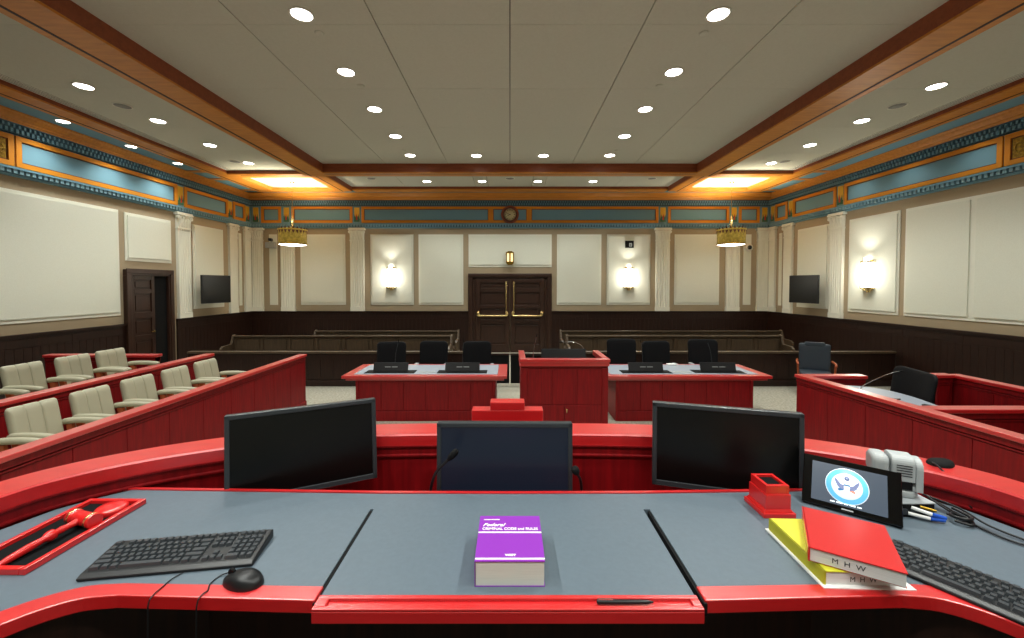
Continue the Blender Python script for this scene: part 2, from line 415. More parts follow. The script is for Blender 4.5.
# ------------------------------------------------------------------ ceiling and beams
mb = MB()
mb.box(-W-.2, W+.2, YF, YB+.2, HC+.03, HC+.2, 1)
def tiles(xs, ys, gx=.006, gy=.0018):
    for i in range(len(xs)-1):
        for j in range(len(ys)-1):
            mb.box(xs[i]+gx, xs[i+1]-gx, ys[j]+gy, ys[j+1]-gy, HC, HC+.03)
ysl = [YF+1.6*i for i in range(9)]+[11.0]
tiles([-4.9, -3.2, -1.6, 0, 1.6, 3.2, 4.9], ysl)
tiles([-7.8, -5.2], ysl, .001); tiles([5.2, 7.8], ysl, .001)
tiles([-5.3, -3.3, -1.08, -.68, .68, 1.08, 3.3, 5.3], [10.9, 13.2]); tiles([-8.0, -5.2], [11.0, 13.4], .001); tiles([5.2, 8.0], [11.0, 13.4], .001)
struct(mb.build('ceiling', ['ceil', 'groove']))
def beam(name, x0, x1, y0, y1, z0, faces=(0, 0, 0, 0), groove=None):
    mb = MB(); mb.box(x0, x1, y0, y1, z0, HC+.02, 0)
    e = .006
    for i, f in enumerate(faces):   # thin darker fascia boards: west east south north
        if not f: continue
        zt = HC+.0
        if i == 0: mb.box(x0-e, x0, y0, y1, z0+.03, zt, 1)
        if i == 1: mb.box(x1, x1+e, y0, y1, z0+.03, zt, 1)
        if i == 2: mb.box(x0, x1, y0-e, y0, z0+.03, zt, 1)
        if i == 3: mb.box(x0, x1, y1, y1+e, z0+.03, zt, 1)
    if groove:
        for g in groove:
            g = (g[0]-.008, g[1]+.008, g[2], g[3]) if (g[1]-g[0]) < .1 else g
            mb.box(*g, z0-.003, z0+.001, 2)
    return struct(mb.build(name, ['beam', 'beamface', 'groove']))
t = 0
def tn():
    global t; t += 1; return 'trim_%d' % t
for s in (-1, 1):
    a, b = sorted((s*4.82, s*5.39)); fi = (0, 1, 0, 0) if s < 0 else (1, 0, 0, 0)
    g0, g1 = sorted((s*5.245, s*5.27)); 
    beam(tn(), a, b, YF, 10.95, HB, fi, [(g0, g1, YF, 10.95)])
    a, b = sorted((s*5.02, s*5.39)); g0, g1 = sorted((s*5.27, s*5.29))
    beam(tn(), a, b, 10.95, 13.09, 5.26, fi, [(g0, g1, 10.95, 13.05)])
    # side cross beam, coffer frame, perimeter beam
    a, b = sorted((s*5.39, s*7.72))
    beam(tn(), a, b, 11.27, 11.62, HS-.005, (0, 0, 1, 0), [(a+.3, b-.2, 11.38, 11.41)])
    a, b = sorted((s*5.39, s*5.60)); beam(tn(), a, b, 11.62, 13.18, HS)
    a, b = sorted((s*7.58, s*7.72)); beam(tn(), a, b, 11.62, 13.18, HS)
    a, b = sorted((s*7.72, s*8.15)); g = sorted((s*8.03, s*8.045))
    beam(tn(), a, b, YF, YB-.6, HS, (0, 1, 0, 0) if s < 0 else (1, 0, 0, 0), [(g[0], g[1], YF, 13.2)])
    for y in (10.95, 11.75, 13.1): 
        a, b = sorted((s*8.14, s*8.65)); beam(tn(), a, b, y, y+.16, HS, (0, 0, 1, 0))
    a, b = sorted((s*5.39, s*8.15)); beam(tn(), a, b, 13.18, 13.42, HS-.002)
beam(tn(), -4.82, 4.82, 10.63, 10.95, HB, (0, 0, 1, 0), [(-4.82, 4.82, 10.72, 10.74)])
beam(tn(), -5.02, 5.02, 13.09, 13.42, HS, (0, 0, 1, 0))

# ceiling fixtures
def tube_ring(mb, r0, r1, z0, z1, mi=0):
    mb.lathe([(r0, z1), (r1, z1), (r1, z0+.003), (r1-.01, z0), (r0+.004, z0), (r0, z0+.004), (r0, z1)], 28, mi, caps=False)
def downlight(r=.115):
    o = thing('ceiling_light', '', 'ceiling light', (0, 0, HC), group='recessed downlights')
    mb = MB(); tube_ring(mb, r, r+.022, -.012, 0); mb.build('trim_ring', 'white', o)
    MB().lathe([(.001, -.010), (r*.6, -.009), (r, -.004), (r, 0)], 28, smooth=True, caps=False).build('lens', 'glowd', o)
    return o
DLK = downlight(); used = [False]
SPOTS = []
def place_dl(x, y, z, label, e, vis=True):
    if vis:
        if not used[0]: o = DLK; used[0] = True; o.location = (x, y, z); o['label'] = label
        else: o = dup(DLK, (x, y, z), None, label)
        if z < HC-.05: o.scale = (.8, .8, .8)
    SPOTS.append((x, y, z-.03, e))
ordn = ['first', 'second', 'third', 'fourth', 'fifth', 'sixth', 'seventh']
near = ['nearest the bench', 'second from the bench', 'third from the bench', 'fourth from the bench', 'fifth, at the far corner']
for s, nm in ((-1, 'left'), (1, 'right')):
    for i, y in enumerate((4.81, 6.09, 7.36, 8.68, 9.95)):
        place_dl(s*2.4, y, HC, 'bright round downlight in the %s row of the central ceiling, %s' % (nm, near[i]), 1 if i < 4 else 1.2)
    place_dl(s*.81, 9.97, HC, 'bright downlight at the far end of the central ceiling, %s of the middle joint' % nm, 1)
    for i, y in enumerate((6.52, 7.88, 9.23, 10.58)):
        place_dl(s*6.69, y, HC, 'bright round downlight in the %s side ceiling strip, %s from the bench' % (nm, ['first', 'second', 'third', 'fourth'][i]), .88)
    for x, q in ((2.5, 'outer'), (.84, 'inner')):
        place_dl(s*x, 12.43, HC, 'small bright downlight behind the far cross beam, %s one %s of the centre' % (q, nm), 1.0)
    for y in (3.53, 2.27, 1.0, -.6): place_dl(s*2.4, y, HC, '', 1.5, False)
    for y in (5.2, 3.9, 2.5): place_dl(s*6.69, y, HC, '', .85, False)
    place_dl(s*.81, -.6, HC, '', 1.3, False)
for i, y in enumerate((7.69, 9.06, 10.32)):
    place_dl(-8.29, y, HS+.015, 'small downlight in the blue soffit strip over the left wall, %s from the near end' % ordn[i], .65)
for y in (7.69, 9.06, 10.32): SPOTS.append((8.29, y, HS-.03, .12))
# ceiling speakers
sp = thing('ceiling_speaker', '', 'ceiling speaker', (0, 0, HC), group='round ceiling speakers')
mb = MB(); tube_ring(mb, .12, .14, -.01, 0); mb.build('rim', 'white', sp)
MB().lathe([(.001, -.005), (.12, -.004), (.12, 0)], 24, caps=False).build('grille', 'speaker', sp)
spl = [(-6.75, 7.23, 'left side strip between the first and second downlight'), (-6.95, 10.45, 'left side strip beside the farthest downlight'),
       (6.75, 7.23, 'right side strip between the first and second downlight'), (6.95, 10.45, 'right side strip beside the farthest downlight'),
       (-4.06, 12.1, 'ceiling strip behind the cross beam at its left end'), (0, 12.1, 'ceiling strip behind the cross beam at its middle'), (4.16, 12.1, 'ceiling strip behind the cross beam at its right end')]
for i, (x, y, l) in enumerate(spl):
    lab = 'round flush grey speaker in the '+l
    if i == 0: sp.location = (x, y, HC); sp['label'] = lab
    else: dup(sp, (x, y, HC), None, lab)
# small flush discs (sprinkler covers)
for i, (x, y, l) in enumerate([(-2.36, 5.16, 'beside the nearest downlight of the left row'), (2.4, 5.16, 'beside the nearest downlight of the right row'), (-2.33, 6.5, 'behind the second downlight of the left row'), (2.33, 6.5, 'behind the second downlight of the right row'),
                              (-2.47, 9.6, 'before the far corner downlight on the left'), (2.47, 9.6, 'before the far corner downlight on the right')]):
    tag(MB().lathe([(.001, -.012), (.045, -.012), (.055, -.006), (.055, 0)], 20, caps=False).build('sprinkler_cover', 'ceil', loc=(x, y, HC)), 'small round flush sprinkler cover in the ceiling '+l, 'sprinkler cover', 'sprinkler covers')
# linear air diffusers
for s, nm in ((-1, 'left'), (1, 'right')):
    o = thing('linear_air_diffuser', 'long slotted air diffuser beside the %s perimeter beam of the ceiling' % nm, 'air vent', (s*7.62, 4.1, HC), group='linear air diffusers')
    MB().box(-.085, .085, -7, 7.1, -.003, 0).build('slot_backing', 'blkmat', o)
    mb = MB()
    for k in range(4): mb.box(-.085+k*.0493, -.063+k*.0493, -7, 7.1, -.008, -.003)
    mb.build('vane', 'white', o)

# ------------------------------------------------------------------ doors
def arc_leaf(mb, x0, x1, z0, z1, y=0, rails=(.3, .95, 1.15, 1.55, 1.9)):
    pass
d = sempty('door_1'); d.location = (0, YB, 0)
mb = MB(); fy = -.08
for a, b in ((-1.42, -1.27), (1.27, 1.42)): mb.box(a, b, fy, 0, 0, 2.55); mb.box(a+.03 if a < 0 else a, b if a < 0 else b-.03, fy-.02, fy, 0, 2.55)
mb.box(-1.42, 1.42, fy, 0, 2.55, 2.69); mb.box(-1.39, 1.39, fy-.02, fy, 2.58, 2.66); mb.box(-1.27, -1.17, -.04, 0, 0, 2.55); mb.box(1.17, 1.27, -.04, 0, 0, 2.55); mb.box(-1.27, 1.27, -.04, 0, 2.5, 2.55)
mb.build('door_frame', 'doorwood', d, bev=.006)
for s in (-1, 1):
    x0, x1 = sorted((s*.012, s*1.165)); mb = MB(); w = .15
    mb.box(x0, x0+w, -.07, 0, 0, 2.5); mb.box(x1-w, x1, -.07, 0, 0, 2.5)
    zs = [0, .28, .98, 1.12, 1.32, 1.50, 1.98, 2.14, 2.34, 2.5]
    for a, b in ((0, .28), (.98, 1.12), (1.50, 1.62), (2.06, 2.2), (2.38, 2.5)): mb.box(x0+w, x1-w, -.07, 0, a, b)
    mb.box(x0+w, x1-w, -.02, 0, .28, 2.38)
    for a, b in ((.33, .93), (1.17, 1.45), (1.68, 2.0), (2.24, 2.34)): mb.frustum((x0+w+.03, x1-w-.03, -.034, -.01), (x0+w+.03, x1-w-.03, -.034, -.01), a, b)
    lf = mb.build('door_leaf', 'doorwood', d, bev=.006)
    mb = MB(); z = 1.26
    mb.tube([(x0+.09, -.15, z), (x1-.09, -.15, z)], .03, 10)
    for x in (x0+.09, x1-.09):
        mb.cyl((x, -.05, z+.06), .05, -.1, 14, 'Y'); mb.lathe([(.02, 0), (.055, .03), (.055, .12), (.03, .17), (0.001, .19)], 14, xf=Matrix.Translation((x, -.11, z-.02)))
    mb.build('push_bar', 'brass', lf)
    mb = MB(); xh = s*.13
    mb.tube([(xh, -.11, 1.3), (xh, -.11, 2.42)], .02, 8)
    for z in (1.4, 2.36): mb.cyl((xh, -.05, z), .028, -.08, 12, 'Y')
    mb.build('vertical_rod', 'brass', lf)
d = sempty('door_2'); d.location = (-W, 0, 0)
DT = Matrix.Translation((0, 9.34, 0)) @ Matrix.Diagonal((1, 1.31/1.48, 1, 1)) @ Matrix.Translation((0, -9.40, 0))
mb = MB(DT)
mb.box(0, .09, 9.42, 9.56, 0, 2.52); mb.box(0, .09, 10.72, 10.86, 0, 2.52); mb.box(0, .09, 9.42, 10.86, 2.52, 2.66); mb.box(.09, .115, 9.40, 9.52, 0, 2.6); mb.box(.09, .115, 10.76, 10.88, 0, 2.6); mb.box(.09, .115, 9.4, 10.88, 2.57, 2.68)
mb.build('door_frame', 'doorwood', d, bev=.006)
mb = MB(DT); x0 = .005
mb.box(x0, x0+.012, 9.56, 10.72, 0, 2.52)
for a, b in ((9.56, 9.68), (10.2, 10.3)): mb.box(x0+.012, x0+.04, a, b, 0, 2.52)
for a, b in ((0, .3), (.98, 1.1), (1.5, 1.65), (2.1, 2.2), (2.42, 2.52)): mb.box(x0+.012, x0+.04, 9.68, 10.2, a, b)
for a, b in ((.35, .93), (1.16, 1.44), (1.7, 2.05), (2.24, 2.38)): mb.box(x0+.012, x0+.026, 9.73, 10.15, a, b)
lf = mb.build('door_leaf', 'doorwood', d, bev=.005)
MB(DT).box(x0+.012, x0+.02, 10.3, 10.72, 0, 2.52).build('painted_gap_shadow', 'blkmat', lf)  # matt black sheet painting the shade beside the leaf
mb = MB(DT); mb.cyl((.045, 10.25, 1.16), .03, .02, 12, 'X'); mb.tube([(.07, 10.25, 1.16), (.085, 10.25, 1.16), (.085, 10.12, 1.16)], .011, 8)
mb.build('door_handle', 'brass', lf)

# ------------------------------------------------------------------ wall things
def sconce(loc, rz, label):
    o = thing('wall_sconce', label, 'wall lamp', loc, (0, 0, rz), group='half round glass wall sconces')
    n = 14
    def half(r, z0, z1, y0=0.0):
        return [(r*math.cos(PI+PI*k/n), -y0+r*math.sin(PI+PI*k/n)) for k in range(n+1)]
    MB().box(-.12, .12, -.02, 0, -.36, .36).build('back_plate', 'brassdk', o)
    MB().prism(half(.145, 0, 0), -.31, .30, smooth=False).build('glass_shade', 'glow', o)
    mb = MB(); mb.prism(half(.17, 0, 0), .30, .335); mb.prism(half(.165, 0, 0), -.345, -.31); mb.prism(half(.11, 0, 0), -.39, -.345); mb.prism(half(.05, 0, 0), -.43, -.39)
    for a in (0, .25, .5, .75, 1):
        x, y = .158*math.cos(PI+PI*a), .158*math.sin(PI+PI*a); 
        if a in (.25, .75): mb.box(x-.006, x+.006, y-.006, y+.006, -.31, .30)
    mb.build('brass_band', 'brass', o)
    MB().lathe([(.001, .1), (.05, .08), (.055, 0)], 14, xf=Matrix.Translation((0, -.07, .335))).build('upper_lamp', 'glow', o)
    return o
sconce((-4.04, YB-.042, 2.55), 0, 'lit half round wall sconce left of the double door')
sconce((4.03, YB-.042, 2.55), 0, 'lit half round wall sconce right of the double door')
sconce((W-.042, 10.05, 2.55), -PI/2, 'lit half round wall sconce on the right side wall')
SCON = [(-4.04, YB-.3, 0, -1), (4.03, YB-.3, 0, -1), (W-.3, 10.05, -1, 0)]
# lantern over the door
o = thing('wall_lantern', 'small brass lantern with two amber panes above the double door', 'wall lamp', (0, YB-.042, 3.07))
for q in (-.062, .062): MB().box(q-.036, q+.036, -.1, -.02, .02, .3).build('amber_pane', 'gloww', o)
MB().box(-.1, .1, -.02, 0, 0, .32).build('back_plate', 'brassdk', o)
mb = MB()
for x in (-.12, -.02, .1): mb.box(x, x+(.04 if x == -.02 else .02), -.13, -.09, .02, .3)
mb.box(-.13, .13, -.14, 0, .3, .34); mb.box(-.13, .13, -.14, 0, -.02, .02); mb.frustum((-.07, .07, -.1, 0), (-.13, .13, -.14, 0), -.09, -.02); mb.box(-.08, .08, -.11, 0, .34, .37)
for x in (-.13, .11): mb.box(x, x+.02, -.14, 0, .02, .3)
mb.build('brass_frame', 'brassdk', o)
# clock
o = thing('wall_clock', 'round ivory faced clock in a dark and brown ring on the blue frieze', 'clock', (0, YB-.05, 4.68), (PI/2, 0, 0))
MB().lathe([(.2, 0), (.2, .03), (.001, .03)], 40, caps=False).build('clock_face', 'clockface', o)
MB().lathe([(.2, 0), (.2, .045), (.225, .06), (.25, .045), (.25, 0)], 40, caps=False).build('inner_ring', 'brownline', o)
MB().lathe([(.25, 0), (.25, .035), (.27, .045), (.3, .03), (.3, 0)], 40, caps=False).build('outer_ring', 'beamface', o)
for k in range(12):
    a = PI/6*k; R = Matrix.Rotation(a, 4, 'Z')
    MB(R).box(-.008, .008, .135, .175, .03, .034).build('hour_mark', 'ink', o)
mb = MB(Matrix.Rotation(2.0, 4, 'Z')); mb.box(-.009, .009, -.02, .09, .034, .037); mb.build('hour_hand', 'ink', o)
mb = MB(Matrix.Rotation(1.2, 4, 'Z')); mb.box(-.006, .006, -.03, .14, .037, .04); mb.build('minute_hand', 'ink', o)
# wall device
o = thing('wall_sensor', 'small black square sensor box on the panel above the right sconce', 'sensor', (4.05, YB-.04, 3.68))
MB().box(-.14, .14, -.05, 0, -.12, .12).build('housing', 'blkmat', o, bev=.008)
mb = MB(); mb.box(-.02, .08, -.058, -.05, -.08, .04); mb.build('pale_panel', 'ptz', o, bev=.003)
MB().cyl((.03, -.058, -.03), .022, -.012, 12, 'Y').build('lens', 'blkgloss', o)
# cameras
o = thing('security_camera', 'box shaped security camera on a grey wall bracket, left of the left pendant lamp', 'security camera', (-8.08, YB-.03, 3.72))
MB().box(-.16, .16, -.14, 0, -.17, .02).build('junction_box', 'ptz', o, bev=.01)
mb = MB(Matrix.Translation((.02, -.1, .1)) @ Matrix.Rotation(.3, 4, 'Z')); mb.box(-.05, .05, -.16, .06, -.045, .045); mb.build('camera_body', 'blk', o, bev=.01)
mb = MB(); mb.tube([(.02, -.06, .02), (.02, -.08, .08)], .02); mb.build('bracket', 'ptz', o)
o = thing('dome_camera', 'white dome camera with black lens right of the right pendant lamp', 'security camera', (8.1, YB-.03, 3.57))
MB().lathe([(.13, 0), (.13, .05), (.11, .07), (.075, .075)], 24, xf=Matrix.Rotation(PI/2, 4, 'X')).build('housing', 'white', o)
MB().lathe([(.075, .07), (.065, .11), (.04, .135), (.001, .145)], 24, xf=Matrix.Rotation(PI/2, 4, 'X')).build('dome', 'blkgloss', o)
# televisions on the side walls
for s, nm in ((-1, 'left'), (1, 'right')):
    o = thing('wall_television', 'black flat television angled out on a bracket on the %s side wall' % nm, 'television', (s*8.44, 11.78, 2.17), (0, 0, -s*(PI/2-.2)), group='wall televisions')
    # local: screen faces -y
    MB().box(-.46, .46, -.03, .03, -.39, .41).build('casing', 'blk', o, bev=.012)
    MB().box(-.43, .43, -.034, -.03, -.36, .38).build('screen', 'screen', o)
    MB().box(-.14, .14, .03, .055, -.14, .14).build('mount_plate', 'blkmat', o)
    mb = MB(); mb.tube([(-s*.0, .05, 0), (s*.02, .13, 0), (-s*.02, .30, 0)], .022); mb.build('bracket_arm', 'blkmat', o)

# pendants
def pendant(x, label):
    o = thing('pendant_lamp', label, 'pendant lamp', (x, 12.5, 3.52), group='gilt drum pendant lamps')
    r = .39
    mb = MB(); 
    prof = [(r-.01, .03), (r, .03), (r, .42), (r+.02, .44), (r+.02, .47), (r-.01, .47)]
    mb.lathe(prof+[prof[0]], 36, caps=False); 
    mb.build('drum_shade', 'goldlamp', o)
    mb = MB(); mb.lathe([(r-.01, 0), (r+.015, 0), (r+.015, .035), (r-.01, .035), (r-.01, 0)], 36, caps=False); mb.build('bottom_rim', 'brassdk', o)
    MB().lathe([(.001, -.03), (r*.6, -.022), (r-.01, 0.005), (r-.01, .03)], 32, caps=False).build('diffuser', 'glow', o)
    mb = MB()
    for k in range(24):
        a = 2*PI*k/24; R = Matrix.Rotation(a, 4, 'Z')
        mb.add([(r+.012, -.045, .42), (r+.012, .045, .42), (r+.02, 0, .31)], [(0, 1, 2)], 0, xf=R)
        mb.add([(r+.03, -.03, .46), (r+.03, .03, .46), (r+.035, 0, .53)], [(0, 1, 2)], 0, xf=R)
    mb.build('crest', 'brownline', o)
    mb = MB(); 
    for k in range(4):
        a = PI/4+PI/2*k; mb.tube([(r*math.cos(a), r*math.sin(a), .45), (.03*math.cos(a), .03*math.sin(a), .52)], .01)
    mb.lathe([(.03, .48), (.05, .52), (.035, .6), (.035, .72), (.05, .75), (.03, .82), (.012, .88)], 14); mb.tube([(0, 0, .86), (0, 0, HC-3.52-.03)], .008, 8)
    mb.build('stem', 'brass', o)
    MB().lathe([(.03, HC-3.52-.05), (.07, HC-3.52-.02), (.07, HC-3.52)], 16).build('canopy', 'brass', o)
pendant(-6.6, 'gilt drum pendant lamp hanging at the far left corner')
pendant(6.72, 'gilt drum pendant lamp hanging at the far right corner')

# ------------------------------------------------------------------ pews, bar, gates
def pew(x0, x1, y, label, end):
    L = x1-x0; o = thing('pew', label, 'pew', ((x0+x1)/2, y, 0), group='oak pews facing the bench')
    h = L/2; mb = MB()
    n = max(1, round(L/.72)); w = L/n
    mb.box(-h, h, .02, .05, .42, .86)
    for i in range(n):
        a = -h+i*w; mb.box(a, a+.07, -.0, .02, .45, .86); mb.box(a+.12, a+w-.05, .005, .02, .5, .80)
    mb.box(-h, h, 0, .02, .42, .48); mb.box(-h, h, 0, .02, .82, .87)
    mb.build('backrest', 'pew', o, bev=.004)
    MB().box(-h, h, -.03, .06, .865, .9).build('top_rail', 'pew', o, bev=.008)
    MB().box(-h, h, -.5, .0, .40, .45).build('seat', 'pew', o, bev=.01)
    for sx in (-1, 1):
        x = sx*h; prof = [(-.52, 0), (-.52, .6), (-.45, .66), (-.1, .68), (-.02, .9), (.08, .93), (.08, 0)]
        MB(Matrix.Translation((x, 0, 0))).extr(prof, -.03, .03).build('end_panel', 'pew', o, bev=.006)
    return o
pew(-7.65, -1.62, 11.3, 'nearer pew on the left of the aisle', 0)
pew(-5.95, -1.58, 12.5, 'rear pew on the left of the aisle, against the far wall side', 0)
pew(1.58, 7.5, 11.3, 'nearer pew on the right of the aisle', 0)
pew(1.55, 8.3, 12.5, 'rear pew on the right of the aisle, against the far wall side', 0)

def barrail(x0, x1, label):
    o = thing('bar_rail', label, 'railing', ((x0+x1)/2, 9.3, 0), group='dark courtroom bar rails')
    h = (x1-x0)/2; mb = MB(); n = round(2*h/.3); w = 2*h/n
    mb.box(-h, h, -.03, .03, 0, .74)
    for i in range(n): mb.box(-h+i*w+.002, -h+(i+1)*w-.002, -.04, -.03, .16, .62)
    mb.box(-h, h, -.045, .03, .62, .74)
    mb.build('panel', 'walnut', o)
    MB().box(-h, h, -.075, .06, .745, .795).build('cap_rail', 'pew', o, bev=.01)  # paler wood than the panel, painting the highlight along the cap
    MB().box(-h, h, -.06, .03, 0, .14).build('base_board', 'walnut', o, bev=.006)
barrail(-7.3, -1.0, 'dark wood bar rail on the left of the aisle gate')
barrail(1.0, 8.74, 'dark wood bar rail on the right of the aisle gate')
for s, nm in ((-1, 'left'), (1, 'right')):
    o = thing('swing_gate', 'low black swing gate leaf, %s one of the pair in the bar rail' % nm, 'gate', (s*.487, 9.3, 0), group='bar rail gates')
    MB().box(-.472, .472, -.02, .02, .06, .70).build('gate_panel', 'blkmat', o, bev=.005)
    MB().box(-.48, .48, -.03, .03, .70, .74).build('gate_rail', 'walnut', o, bev=.006)
    mb = MB(); 
    for z in (.2, .6): mb.cyl((s*.485, -.0, z-.04), .012, .08)
    mb.build('hinge', 'chrome', o)

# ------------------------------------------------------------------ rails in red wood
def redrail(name, label, cat, p0, p1, z0, z1, capw=.15, seam=.52, side=-1, group=None, base=True):
    """wood panelled rail from p0 to p1; outer (moulded) face towards local -y"""
    dx, dy = p1[0]-p0[0], p1[1]-p0[1]; L = math.hypot(dx, dy); a = math.atan2(dy, dx)
    o = thing(name, label, cat, (p0[0], p0[1], 0), (0, 0, a), group=group); f = side
    mb = MB(); n = max(1, round(L/seam)); w = L/n
    mb.box(0, L, -.03, .03, z0, z1-.05)
    for i in range(n): 
        for y0, y1 in ((-.045, -.03), (.03, .045)): mb.box(i*w+.003, (i+1)*w-.003, y0, y1, z0+.12, z1-.14)
    for y in (-1, 1):
        for k, (a_, b_, q) in enumerate(((z1-.135, z1-.115, .052), (z1-.105, z1-.045, .058))): mb.box(0, L, *sorted((0, y*q)), a_, b_)
    mb.box(-.0, .02, -.05, .05, z0, z1-.05); mb.box(L-.02, L, -.05, .05, z0, z1-.05)
    mb.build('panel', 'red', o, bev=.003)
    MB().box(-.02, L+.02, -capw/2, capw/2, z1-.045, z1).build('cap_rail', 'redlit', o, bev=.008)
    if base: MB().box(-.01, L+.01, -.062, .062, z0, z0+.12).build('base_board', 'red', o, bev=.006)
    return o
# jury box: tiers, two rails and end wall
plat = struct(MB().box(-5.12, -3.97, YF+.1, 7.62, 0, .2).box(-8.75, -5.12, YF+.1, 6.9, 0, .4).build('trim_90', 'darkcarpet'))
redrail('jury_box_rail', 'long red panelled front rail of the jury box', 'railing', (-3.9, .5), (-3.9, 7.68), 0, 1.0)
redrail('jury_box_rail', 'red panelled rail between the two rows of jury chairs', 'railing', (-5.05, .5), (-5.05, 6.86), .2, 1.15)
redrail('jury_box_end_wall', 'short red panelled end wall behind the back row of jury chairs', 'railing', (-7.6, 6.72), (-5.8, 6.72), .4, 1.16, base=False)

# witness stand and clerk enclosure on the right
redrail('witness_stand_rail', 'long red panelled front rail of the witness stand', 'railing', (4.60, .6), (4.235, 5.95), 0, 1.0)
redrail('witness_stand_end_rail', 'short red far end rail of the witness stand with a shiny cap', 'railing', (4.33, 5.9), (5.1, 5.9), .0, 1.0, seam=.37)
redrail('witness_stand_side_rail', 'red panelled back rail of the witness stand beside the right wall', 'railing', (6.0, 1.6), (6.0, 5.5), .0, 1.1)
redrail('witness_stand_back_rail', 'short red rail returning behind the witness chair', 'railing', (5.72, 5.5), (5.92, 5.5), .0, 1.1, seam=.2)
redrail('partition_rail', 'red cross partition rail between witness stand and clerk station', 'railing', (4.42, 4.32), (5.9, 4.32), .0, 1.0, seam=.5)
struct(MB().box(4.42, 5.93, 4.40, 5.84, 0, .15).build('trim_91', 'darkcarpet'))
# witness counter
o = thing('witness_counter', 'curved grey topped counter with red edge inside the witness stand', 'counter', (4.52, 5.1, 0))
poly = catmull([(-.05, .6), (.3, .56), (.5, .36), (.53, 0), (.46, -.35), (.38, -.7)], 6)
poly = [(p[0], p[1]) for p in poly]+[(-.05, -.7)]
MB().prism(poly, .86, .90).build('counter_top', 'tblgrey', o, bev=.004)
poly2 = [(p[0]+(.025 if p[0] > 0 else 0), p[1]) for p in poly]
MB().prism(poly2, .825, .86).build('counter_edge', 'redlit', o)
MB().prism([(p[0]*.6, p[1]*.9) for p in poly], .2, .825).build('support', 'red', o)
# microphone with long arm on the counter
def gooseneck(name, label, base, pts, r=.006, head=.014, hl=.06, group=None, mt='blk', basebox=True, headmt='blkmat'):
    o = thing(name, label, 'microphone', base, group=group)
    if basebox: MB().lathe([(.035, 0), (.035, .012), (.015, .02), (.008, .03)], 16).build('base', mt, o)
    P = catmull([(0, 0, .005)]+list(pts), 8)
    MB().tube(P, r, 8).build('gooseneck', mt, o)
    e = Vector(P[-1]); d = (e-Vector(P[-2])).normalized()
    MB().tube([tuple(e-d*.01), tuple(e), tuple(e+d*hl*.3), tuple(e+d*hl*.8), tuple(e+d*hl)], [r, head*.8, head, head, head*.5], 12).build('microphone_head', headmt, o)
    return o
gooseneck('microphone', 'long armed microphone reaching over the witness counter', (4.5, 5.25, .9), [(.06, .02, .09), (.2, .02, .17), (.42, 0.0, .27), (.52, 0, .29)], .006, .012, .05, mt='chrome')
o = thing('exhibit_monitor', 'flat black touch monitor lying on the far end of the witness counter', 'monitor', (4.5, 4.85, .9), (0, 0, .4))
MB(Matrix.Rotation(-.2, 4, 'X')).box(-.12, .12, -.08, .08, .022, .04).build('casing', 'blk', o, bev=.004)
MB().box(-.05, .05, -.04, .04, 0, .03).build('stand', 'blkmat', o)
o = thing('desk_telephone', 'small black and silver handset unit near the partition on the witness counter', 'telephone', (4.70, 4.5, .9), (0, 0, .5))
MB().frustum((-.1, .1, -.08, .08), (-.09, .09, -.03, .07), 0, .05).build('body', 'blk', o, bev=.004)
mb = MB(); mb.tube([(-.07, -.03, .05), (-.07, 0, .065), (-.07, .06, .065), (-.07, .08, .055)], .016); mb.build('handset', 'blk', o)
MB().box(.0, .07, -.01, .05, .05, .055).build('keypad', 'ptz', o)

# ------------------------------------------------------------------ chairs
def star_base(o, zc, mt='blk'):
    mb = MB(); mb.cyl((0, 0, .1), .03, zc-.1, 12); mb.build('gas_lift', mt, o)
    for k in range(5):
        a = 2*PI*k/5+.3; ca, sa = math.cos(a), math.sin(a)
        mb = MB(); mb.tube([(0, 0, .12), (ca*.15, sa*.15, .1), (ca*.29, sa*.29, .065)], [.03, .024, .018], 8); lg = mb.build('base_leg', mt, o)
        MB().cyl((ca*.29-.018*sa, sa*.29+.018*ca, .03), .03, .036, 12, 'X', xf=None).build('caster', 'blkmat', lg)
def jury_chair(label):
    o = thing('jury_chair', label, 'chair', group='cream leather jury chairs')
    rel = lambda x, z: .030*abs(math.sin(PI*(x/.40*3+1.5)))**.45-.026
    T = Matrix.Translation((0, .21, .66)) @ Matrix.Rotation(-.2, 4, 'X')
    bk = MB(T)
    for q in (-1, 0, 1): bk.pad(.142, .54, .03, .075, xf=Matrix.Translation((q*.134, -.012*abs(q), 0)) @ Matrix.Rotation(-q*.13, 4, 'Z'), tp=1.04, rings=6, bulge=.75)
    bk.box(-.17, .17, .0, .03, -.24, .24)
    bk.build('backrest', 'leather', o)
    T = Matrix.Translation((0, -.03, .43)) @ Matrix.Rotation(-PI/2, 4, 'X')
    MB(T).pad(.40, .5, .06, .1, bulge=.6).build('seat', 'leather', o)
    MB().box(-.2, .2, -.22, .2, .355, .385).build('seat_frame', 'chairwood', o, bev=.008)
    for s in (-1, 1):
        MB().tube(catmull([(s*.22, .19, .665), (s*.228, .08, .68), (s*.232, -.1, .685), (s*.232, -.26, .675), (s*.228, -.30, .66)], 4), [.022]+[.032]*14+[.028, .014], 12).build('armrest', 'leather', o)
        mb = MB(); mb.box(s*.228-.018, s*.228+.018, -.18, .1, .37, .41); mb.frustum((s*.228-.018, s*.228+.018, -.18, -.1), (s*.228-.018, s*.228+.018, -.22, -.14), .41, .645); mb.frustum((s*.228-.018, s*.228+.018, .03, .1), (s*.228-.018, s*.228+.018, .08, .15), .41, .645)
        mb.box(*sorted((s*.17, s*.228)), -.12, .05, .37, .4)
        mb.build('arm_frame', 'chairwood', o, bev=.005)
    star_base(o, .36)
    return o
jc = None
